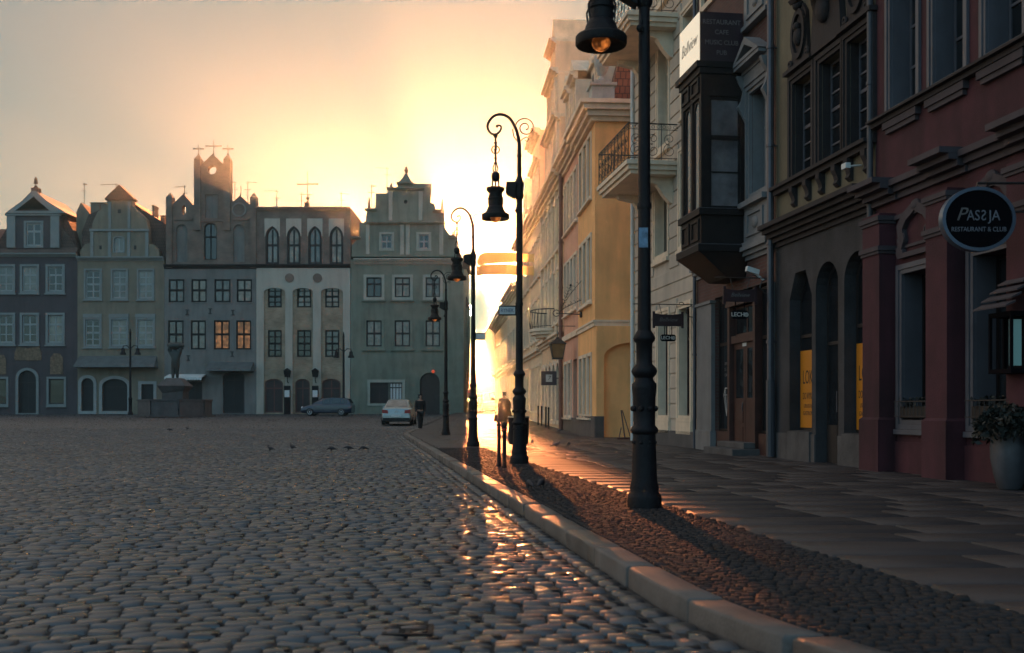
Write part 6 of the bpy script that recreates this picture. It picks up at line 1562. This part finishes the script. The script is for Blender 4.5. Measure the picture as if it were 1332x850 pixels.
    # dark estate side-on
    st = [(2.1, .3, .5, .6), (2.02, .22, .66, .74), (1.5, .18, .84, .83), (.9, .18, .93, .85), (-1.4, .18, .96, .86), (-1.95, .2, .97, .82), (-2.08, .28, .9, .78)]
    gh = [(1.15, .88, .92, .76, .7), (.35, .9, 1.40, .78, .6), (-.4, .9, 1.46, .79, .61), (-1.2, .92, 1.45, .79, .61), (-1.75, .93, 1.36, .77, .6), (-2.0, .95, .99, .75, .7)]
    Y = 87.5; X = (426.5-CX)/FPX*Y
    c, body = car('parked_car', 'dark blue estate car parked side-on before the white house', 'car', (X, Y, g(Y)+.008), PI-.04, 'navy', st, gh, .85, (1.3, -1.25))
    for s in (-1, 1): MB().ball((1.98, s*.55, .64), .13, 7, .7, 1.2, .8).build('headlight', M['headlight'], body, smooth=True)
    # van in the glow
    st = [(2.4, .35, .75, .7), (2.35, .28, .95, .84), (1.7, .25, 1.1, .93), (1.3, .25, 1.15, .95), (-2.3, .25, 1.15, .95), (-2.4, .3, 1.1, .93)]
    gh = [(1.7, 1.08, 1.12, .88, .8), (1.1, 1.08, 1.98, .92, .78), (.3, 1.1, 2.06, .93, .8), (-.8, 1.1, 2.06, .93, .8), (-2.2, 1.1, 2.04, .92, .8), (-2.38, 1.1, 1.15, .9, .85)]
    Y = 112; X = (639-CX)/FPX*Y
    c, body = car('parked_van', 'pale van facing the camera in the orange haze of the street', 'van', (X, Y, g(Y)+SW), -PI/2, 'vanwhite', st, gh, .95, (1.5, -1.5), wr=.33)
    for s in (-1, 1): MB().ball((2.3, s*.62, .82), .14, 7, .6, 1.1, .8).build('headlight', M['headlight'], body, smooth=True)
    MB().box(2.36, 2.42, -.26, .26, .42, .53).build('number_plate', M['paper'], body)
    # bollards
    for i, (px, py, lab) in enumerate(((649, 607, 'black bollard by the kerb, the further of two close together'), (656, 609, 'black bollard by the kerb, the nearer of two, a reflective band near its top'))):
        Yp = ps(py); o = empty('bollard', ((px-CX)/FPX*Yp, Yp, SW-.002), 0, lab, 'bollard', 'bollards on the pavement')
        MB().lathe([(.05, 0), (.05, .03), (.036, .05), (.034, .72), (.045, .735), (.045, .76), (.03, .79), (.02, .81)], 12).build('post', M['iron'], o, smooth=True, ang=40)
        MB().lathe([(.0375, .66), (.0375, .7)], 12).build('band', M['tail' if i else 'iron2'], o, smooth=True)
    for i, (px, py) in enumerate(((700, 558), (704.5, 558.5), (710, 560), (713.5, 561))):
        Yp = ps(py); o = empty('bollard', ((px-CX)/FPX*Yp, Yp, g(Yp)+SW-.002), 0, ('slim bollard beside the second street lamp, farthest of four from the ochre house', 'slim hazy bollard by the peach house, second from the street lamp', 'slim hazy bollard by the peach house, third from the street lamp', 'slim hazy bollard nearest the ochre house, last of four')[i], 'bollard', 'bollards on the pavement')
        MB().lathe([(.05, 0), (.045, .05), (.045, .95), (.055, .98), (.03, 1.04)], 10).build('post', M['iron'], o, smooth=True, ang=40)
    # litter bin behind the second lamp
    lp = lamps[1].location
    o = empty('litter_bin', (lp.x-.01, lp.y+.36, lp.z), 0, 'dark litter bin strapped to the foot of the second lamp', 'litter bin')
    MB().lathe([(.17, .36), (.19, .37), (.2, .86), (.205, .88), (.185, .9), (.17, .86), (.16, .4)], 18).build('drum', M['iron'], o, smooth=True, ang=40)
    MB().tube([(.2*math.cos(2*PI*k/20), .2*math.sin(2*PI*k/20), .885) for k in range(21)], .014, 5).build('rim', M['alloy'], o, smooth=True)
    MB().box(-.03, .03, -.03, .03, 0, .36).lathe([(.1, 0), (.1, .02), (.04, .03)], 10).build('foot', M['iron'], o)
    # parking stand / easel against the ochre wall
    Yp = 37.2; X = (813-CX)/FPX*Yp
    o = empty('folded_sign_stand', (X, Yp, SW+.005), .2, 'slim reddish folded sign stand leaning by the ochre side wall', 'sign stand')
    MB().tube([(0, 0, 0), (-.1, .12, 1.0)], .025, 6).tube([(.22, 0, 0), (-.06, .12, 1.0)], .018, 6).tube([(-.22, .02, 0), (-.1, .12, .4)], .018, 6).box(-.28, .28, -.04, .04, 0, .05).build('frame', M['reddoor'], o)
    # iron drain cover let into the setts
    Yd = 5.62; o = empty('drain_cover', ((531-CX)/FPX*Yd, Yd, -.013), .05, 'small dark iron drain cover let into the setts close to the camera', 'drain cover')
    MB().box(-.13, .13, -.13, -.105, 0, .018).box(-.13, .13, .105, .13, 0, .018).box(-.13, -.105, -.104, .104, 0, .018).box(.105, .13, -.104, .104, 0, .018).build('frame', M['iron'], o, bevel=.003)
    gr = MB()
    for k in range(6): gr.box(-.1045, .1045, -.1+.036*k, -.082+.036*k, 0, .015)
    gr.box(-.012, .012, -.1, .1, -.004, .0148).build('grating', M['iron'], o)
    # fountain
    Yf = 84.0; kf = Yf/FPX; X0 = (183-CX)*kf; X1 = (273-CX)*kf; zf = g(Yf)
    o = empty('fountain', ((X0+X1)/2, Yf, zf), 0, 'low stone fountain basin with a dark statue on its pedestal, out on the square', 'fountain')
    w = (X1-X0)/2; n = 8
    octo = [(w*1.04*math.cos(2*PI*(k+.5)/n), w*1.04*math.sin(2*PI*(k+.5)/n)) for k in range(n)]
    bs = MB()
    for k in range(n):
        a = Vector(octo[k]).lerp(Vector(octo[(k+1) % n]), .03); c_ = Vector(octo[(k+1) % n]).lerp(Vector(octo[k]), .03)
        i1, i2 = a*.9, c_*.9
        bs.hexa([(a.x, a.y, .15), (c_.x, c_.y, .15), (i2.x, i2.y, .15), (i1.x, i1.y, .15), (a.x, a.y, 1.22), (c_.x, c_.y, 1.22), (i2.x, i2.y, 1.22), (i1.x, i1.y, 1.22)])
    ring = bs.build('basin', M['plinth'], o, bevel=.03)
    MB().add([(x*1.02, y*1.02, 1.225) for x, y in octo]+[(x*.88, y*.88, 1.225) for x, y in octo]+[(x*1.02, y*1.02, 1.34) for x, y in octo]+[(x*.88, y*.88, 1.34) for x, y in octo], [f for k in range(n) for f in ((k, (k+1) % n, 8+(k+1) % n, 8+k), (16+k, 24+k, 24+(k+1) % n, 16+(k+1) % n), (k, 16+k, 16+(k+1) % n, (k+1) % n), (8+k, 8+(k+1) % n, 24+(k+1) % n, 24+k))]).build('coping', M['plinth'], o)
    MB().lathe([(w*1.12, 0), (w*1.12, .16), (w*.9, .16)], 8).build('step', M['plinth'], o)
    MB().lathe([(w*.9, .17), (.1, .95), (.05, .96)], 8).build('water', M['glass'], o)
    pd = MB().box(-.8, .8, -.8, .8, .2, 1.9); pd.hexa([(-.8, -.8, 1.9), (.8, -.8, 1.9), (.8, .8, 1.9), (-.8, .8, 1.9), (-1.1, -1.1, 2.4), (1.1, -1.1, 2.4), (1.1, 1.1, 2.4), (-1.1, 1.1, 2.4)]).hexa([(-1.1, -1.1, 2.4), (1.1, -1.1, 2.4), (1.1, 1.1, 2.4), (-1.1, 1.1, 2.4), (-.55, -.55, 3.0), (.55, -.55, 3.0), (.55, .55, 3.0), (-.55, .55, 3.0)])
    pd.build('pedestal', M['plinth'], o, bevel=.04)
    V = [(0, 0, 4.6), (.05, 0, 5.1), (0, 0, 5.6), (0, 0, 5.85), (0, -.03, 6.05), (-.18, .05, 4.2), (-.22, 0, 3.6), (-.2, -.1, 2.95), (.2, -.05, 4.2), (.15, .05, 3.6), (.2, .1, 2.95), (-.4, 0, 5.6), (-.55, -.1, 5.95), (-.35, -.15, 6.3), (.4, 0, 5.6), (.6, -.1, 5.95), (.45, -.1, 6.3),
         (.0, -.1, 6.35), (-.55, -.05, 6.45), (-.85, 0, 6.55), (.6, -.1, 6.5), (.95, 0, 6.35)]
    E = [(0, 1), (1, 2), (2, 3), (3, 4), (0, 5), (5, 6), (6, 7), (0, 8), (8, 9), (9, 10), (2, 11), (11, 12), (12, 13), (2, 14), (14, 15), (15, 16), (13, 18), (18, 17), (17, 20), (18, 19), (20, 21)]
    R = [.4, .42, .5, .2, .24, .27, .2, .15, .27, .2, .15, .26, .22, .2, .26, .22, .2, .38, .4, .22, .34, .18]
    V = [(x*.78, y*.78, 2.98+(z_-2.95)*.74) for x, y, z_ in V]; R = [q*.76 for q in R]
    skin('statue', V, E, R, M['bronze'], o, 0)
    # two-armed lamps on the far side
    for (px, tp, lab) in ((169.5, 428, 'far two-armed black lamp standing before the olive house'), (447, 432, 'far two-armed black lamp standing behind the dark estate car, before the white house')):
        Yl = 90.5; X = (px-CX)/FPX*Yl; zt = HC+(HY-tp)/FPX*Yl-g(Yl)
        o = empty('two_armed_street_lamp', (X, Yl, g(Yl)-.002), 0, lab, 'street lamp', 'two-armed lamps on the far side of the square')
        MB().lathe([(.22, 0), (.2, .2), (.14, .3), (.14, 1.3), (.18, 1.35), (.1, 1.5), (.075, zt-1.0), (.07, zt-.5), (.09, zt-.45), (.03, zt)], 10).build('post', M['iron'], o, smooth=True, ang=40)
        for s in (-1, 1):
            zc = zt-1.5
            a = MB().tube([(0, 0, zc-.2), (s*.3, 0, zc+.1), (s*.6, 0, zc+.05), (s*.62, 0, zc-.15)], .04, 6).build('arm', M['iron'], o, smooth=True)
            MB().lathe([(.05, 0), (.14, -.05), (.15, -.3), (.25, -.45), (.27, -.55), (.1, -.57)], 10, (s*.62, 0, zc-.12)).build('lantern', M['iron'], a, smooth=True, ang=40)
    # traffic signal
    Yt = 92; X = (610-CX)/FPX*Yt
    o = empty('traffic_signal', (X, Yt, g(Yt)+SW), 0, 'small traffic signal showing green at the corner of the green house', 'traffic signal')
    MB().tube([(0, 0, 0), (0, 0, 2.1)], .05, 8).build('post', M['iron2'], o, smooth=True)
    h = MB().box(-.16, .16, -.12, .12, 1.0, 2.0).build('signal_head', M['iron2'], o, bevel=.03)
    for zz, m in ((1.83, 'tail'), (1.5, 'lens_amber'), (1.17, 'lens_green')): MB().lathe([(.1, 0), (.1, .03), (.05, .05)], 12).build('lens', M[m], h, smooth=True).matrix_local = Matrix.Translation((0, -.12, zz)) @ Matrix.Rotation(PI/2, 4, 'X')
    # banner in two limbs, hung on a pole off the peach front
    Yb = 65.0; kb = Yb/FPX; bx = lambda px: (px-CX)*kb; bz = lambda py: HC+(HY-py)*kb
    o = empty('banner', (bx(697), Yb, bz(345)), 0, 'wide yellow two-tailed banner flying from a pole on the right-hand houses', 'banner')
    ox, oz = bx(697), bz(345)
    for nm, top, bot in (('upper_tail', [(620, 340), (624, 332), (632, 328.5), (650, 328.5), (672, 329.5), (697, 331)], [(621, 345.5), (628, 345), (640, 342.5), (652, 342.3), (672, 341), (697, 341)]),
                         ('lower_tail', [(620, 347), (626, 344.5), (642, 343.5), (655, 343.5), (672, 345), (697, 346)], [(620, 358.5), (626, 357), (640, 356.5), (655, 357), (672, 357.5), (697, 358)])):
        m_ = 18; v = []
        for r in range(4):
            for j in range(m_+1):
                t = j/m_*5; i = min(int(t), 4); f = t-i
                tx = top[i][0]+(top[i+1][0]-top[i][0])*f; ty = top[i][1]+(top[i+1][1]-top[i][1])*f; bx_ = bot[i][0]+(bot[i+1][0]-bot[i][0])*f; by = bot[i][1]+(bot[i+1][1]-bot[i][1])*f
                a = r/3; px_ = tx+(bx_-tx)*a; py_ = ty+(by-ty)*a
                v.append((bx(px_)-ox, .05*math.sin(j*.9+r*.5)+(.2 if nm == 'lower_tail' else 0), bz(py_)-oz))
        nx = m_+1; N = len(v)
        v2 = v+[(p[0], p[1]+.012, p[2]) for p in v]
        q = [(r*nx+j, r*nx+j+1, (r+1)*nx+j+1, (r+1)*nx+j) for r in range(3) for j in range(m_)]
        MB().add(v2, q+[tuple(i+N for i in f) for f in q]).build(nm, M['flag'], o, smooth=True, ang=180)
    MB().tube([(0, .1, bz(360)-oz), (0, .1, bz(326)-oz)], .035, 6).tube([(0, .1, bz(343)-oz), (1.2, .35, bz(346)-oz)], .035, 6).build('pole', M['iron2'], o, smooth=True)
# ------------------------------------------------------------------ assemble
AIR, DUST, OZONE, SKY, SKYTINT = 1.0, 2.0, 1.0, 0.0056, (1.55, 1.95, 2.0)
SKYCOOL, SKYMID, SKYGAMMA = (3.1, 5.1, 6.5), (9.6, 7.0, 5.3), 0.36  # cool and warm sky zones outside the view, boosted to fill the facades
SUN, SUNCOL, DISC = 5.0, (1.0, 0.29, 0.09), 20.0
HAZE, HAZECOL, ANISO = 0.0007, (0.72, 0.96, 1.0), 0.945
EXPO = 4.2
ES = 0.40      # lamps are set for an exposure one stop below this one
defmats()
M['lettergrey'] = mat('grey_script', (0.30, 0.27, 0.24), 0.5, 0.05, 3, 0)
M['signwhite'] = emit('glowing_sign_panel', (1.0, 0.84, 0.62), 0.10)  # panel given its own warm emission so it shows bright
M['pot'] = mat('glazed_pot', (0.07, 0.07, 0.08), 0.5, 0.3, 4, 0.1, stain=0.4)
M['bay_side'] = glassmat('blind_and_reflection_glass', (0.12, 0.11, 0.115), 0.12)  # paler tone stands for blinds and house-front reflections together
M['glass_bright'] = glassmat('bay_glass', (0.03, 0.03, 0.035), 0.03, 0.0)
M['signdark'] = mat('plum_black_sign', (0.028, 0.012, 0.018), 0.4, 0.15, 3, 0)
M['signmaroon'] = mat('dark_red_signboard', (0.035, 0.012, 0.016), 0.45, 0.2, 6, 0.1)
M['signrim'] = mat('steel_rim', (0.16, 0.2, 0.27), 0.35, 0.1, 3, 0, metal=0.8)
M['letter2'] = mat('grey_lettering', (0.17, 0.17, 0.2), 0.5, 0.05, 3, 0)
M['menu'] = emit('menu_sheet', (0.35, 0.75, 0.78), 0.012)
M['leafdark'] = mat('dark_leaves', (0.009, 0.012, 0.009), 0.6, 0.4, 6, 0)
M['signblue'] = mat('sign_blue', (0.04, 0.06, 0.14), 0.5, 0.1, 3, 0)
M['paper2'] = mat('enamel_plate', (0.5, 0.5, 0.48), 0.4, 0.08, 6, 0)
M['copperpipe'] = mat('warm_brown_pipe', (0.2, 0.08, 0.05), 0.5, 0.2, 2, 0)
M['lantern_glass'] = mat('amber_lantern_glass', (0.25, 0.15, 0.07), 0.2, 0.2, 3, 0)
M['redlamp'] = emit('red_door_lamp', (1.0, 0.12, 0.05), .08)
M['lens_green'] = emit('green_lens', (0.1, 1.0, 0.25), .5)
M['lens_amber'] = mat('amber_lens', (0.2, 0.09, 0.01), 0.2, 0.1, 5, 0)
M['headlight'] = mat('headlamp_glass', (0.55, 0.58, 0.6), 0.1, 0.1, 5, 0, spec=0.8)
M['glass_half'] = glassmat('mid_pale_glass', (0.16, 0.15, 0.13), 0.15)  # glass with a middling pale base colour
M['greypil'] = mat('grey_painted_pilaster', (0.17, 0.165, 0.165), 0.7, 0.15, 2, 0.08, stain=0.2)
build_ground()
build_env()
lamps = build_lamps()
Bm, piers = build_maroon(); build_beige(); build_bay_house(); build_cream()
build_near_things(Bm, piers)
build_far_right(); build_far_row()
build_things(lamps)

# every separate piece of a repeated part becomes an object of its own
def split_parts(stems):
    for o in list(bpy.data.objects):
        if o.type != 'MESH' or o.parent is None or o.name.split('.')[0] not in stems: continue
        me = o.data; n = len(me.vertices); par = list(range(n))
        def find(i):
            while par[i] != i: par[i] = par[par[i]]; i = par[i]
            return i
        for e in me.edges:
            a, b = find(e.vertices[0]), find(e.vertices[1])
            if a != b: par[a] = b
        isl = {}
        for i in range(n): isl.setdefault(find(i), []).append(i)
        co = np.empty(n*3); me.vertices.foreach_get('co', co); co = co.reshape(-1, 3)
        boxes = [(co[v].min(0)-.012, co[v].max(0)+.012, v) for v in isl.values()]
        if len(boxes) < 2: continue
        grp = list(range(len(boxes)))
        def gf(i):
            while grp[i] != i: i = grp[i]
            return i
        for i in range(len(boxes)):
            for j in range(i):
                if np.all(boxes[i][0] <= boxes[j][1]) and np.all(boxes[j][0] <= boxes[i][1]):
                    a, b = gf(i), gf(j)
                    if a != b: grp[a] = b
        cl = {}
        for i, bx in enumerate(boxes): cl.setdefault(gf(i), []).extend(bx[2])
        if len(cl) < 2: continue
        owner = np.empty(n, int); cen = []
        for k, v in enumerate(cl.values()): owner[v] = k; cen.append((co[v].min(0)+co[v].max(0))/2)
        newobs = []
        for k in range(len(cl)):
            idx = np.where(owner == k)[0]; mp = {int(q): r for r, q in enumerate(idx)}
            fs = [p for p in me.polygons if owner[p.vertices[0]] == k]
            m2 = bpy.data.meshes.new(me.name); m2.from_pydata([tuple(co[q]) for q in idx], [], [[mp[q] for q in p.vertices] for p in fs])
            for p, q in zip(m2.polygons, fs): p.use_smooth = q.use_smooth
            for m_ in me.materials: m2.materials.append(m_)
            if any(q.use_smooth for q in fs):
                bm = bmesh.new(); bm.from_mesh(m2)
                for e in bm.edges:
                    if len(e.link_faces) == 2 and e.calc_face_angle(0) > .7: e.smooth = False
                bm.to_mesh(m2); bm.free()
            ob = o if k == 0 else o.copy()
            if k: COL.objects.link(ob)
            newobs.append((ob, m2))
        ch = kids(o)
        for ob, m2 in newobs: ob.data = m2
        for c in ch:
            if c.type != 'MESH': continue
            q = np.array([v.co for v in c.data.vertices]).mean(0)
            k = int(np.argmin([np.linalg.norm(q-x) for x in cen])); c.parent = newobs[k][0]
split_parts({'cornice', 'plinth', 'pilaster', 'dormer', 'turret', 'chimney', 'cross', 'spire', 'medallion', 'wall_anchor', 'apron', 'string_course', 'gable_hatch', 'wing_mirror', 'courses', 'band', 'console', 'clip', 'side_light', 'kick_panel', 'post'})
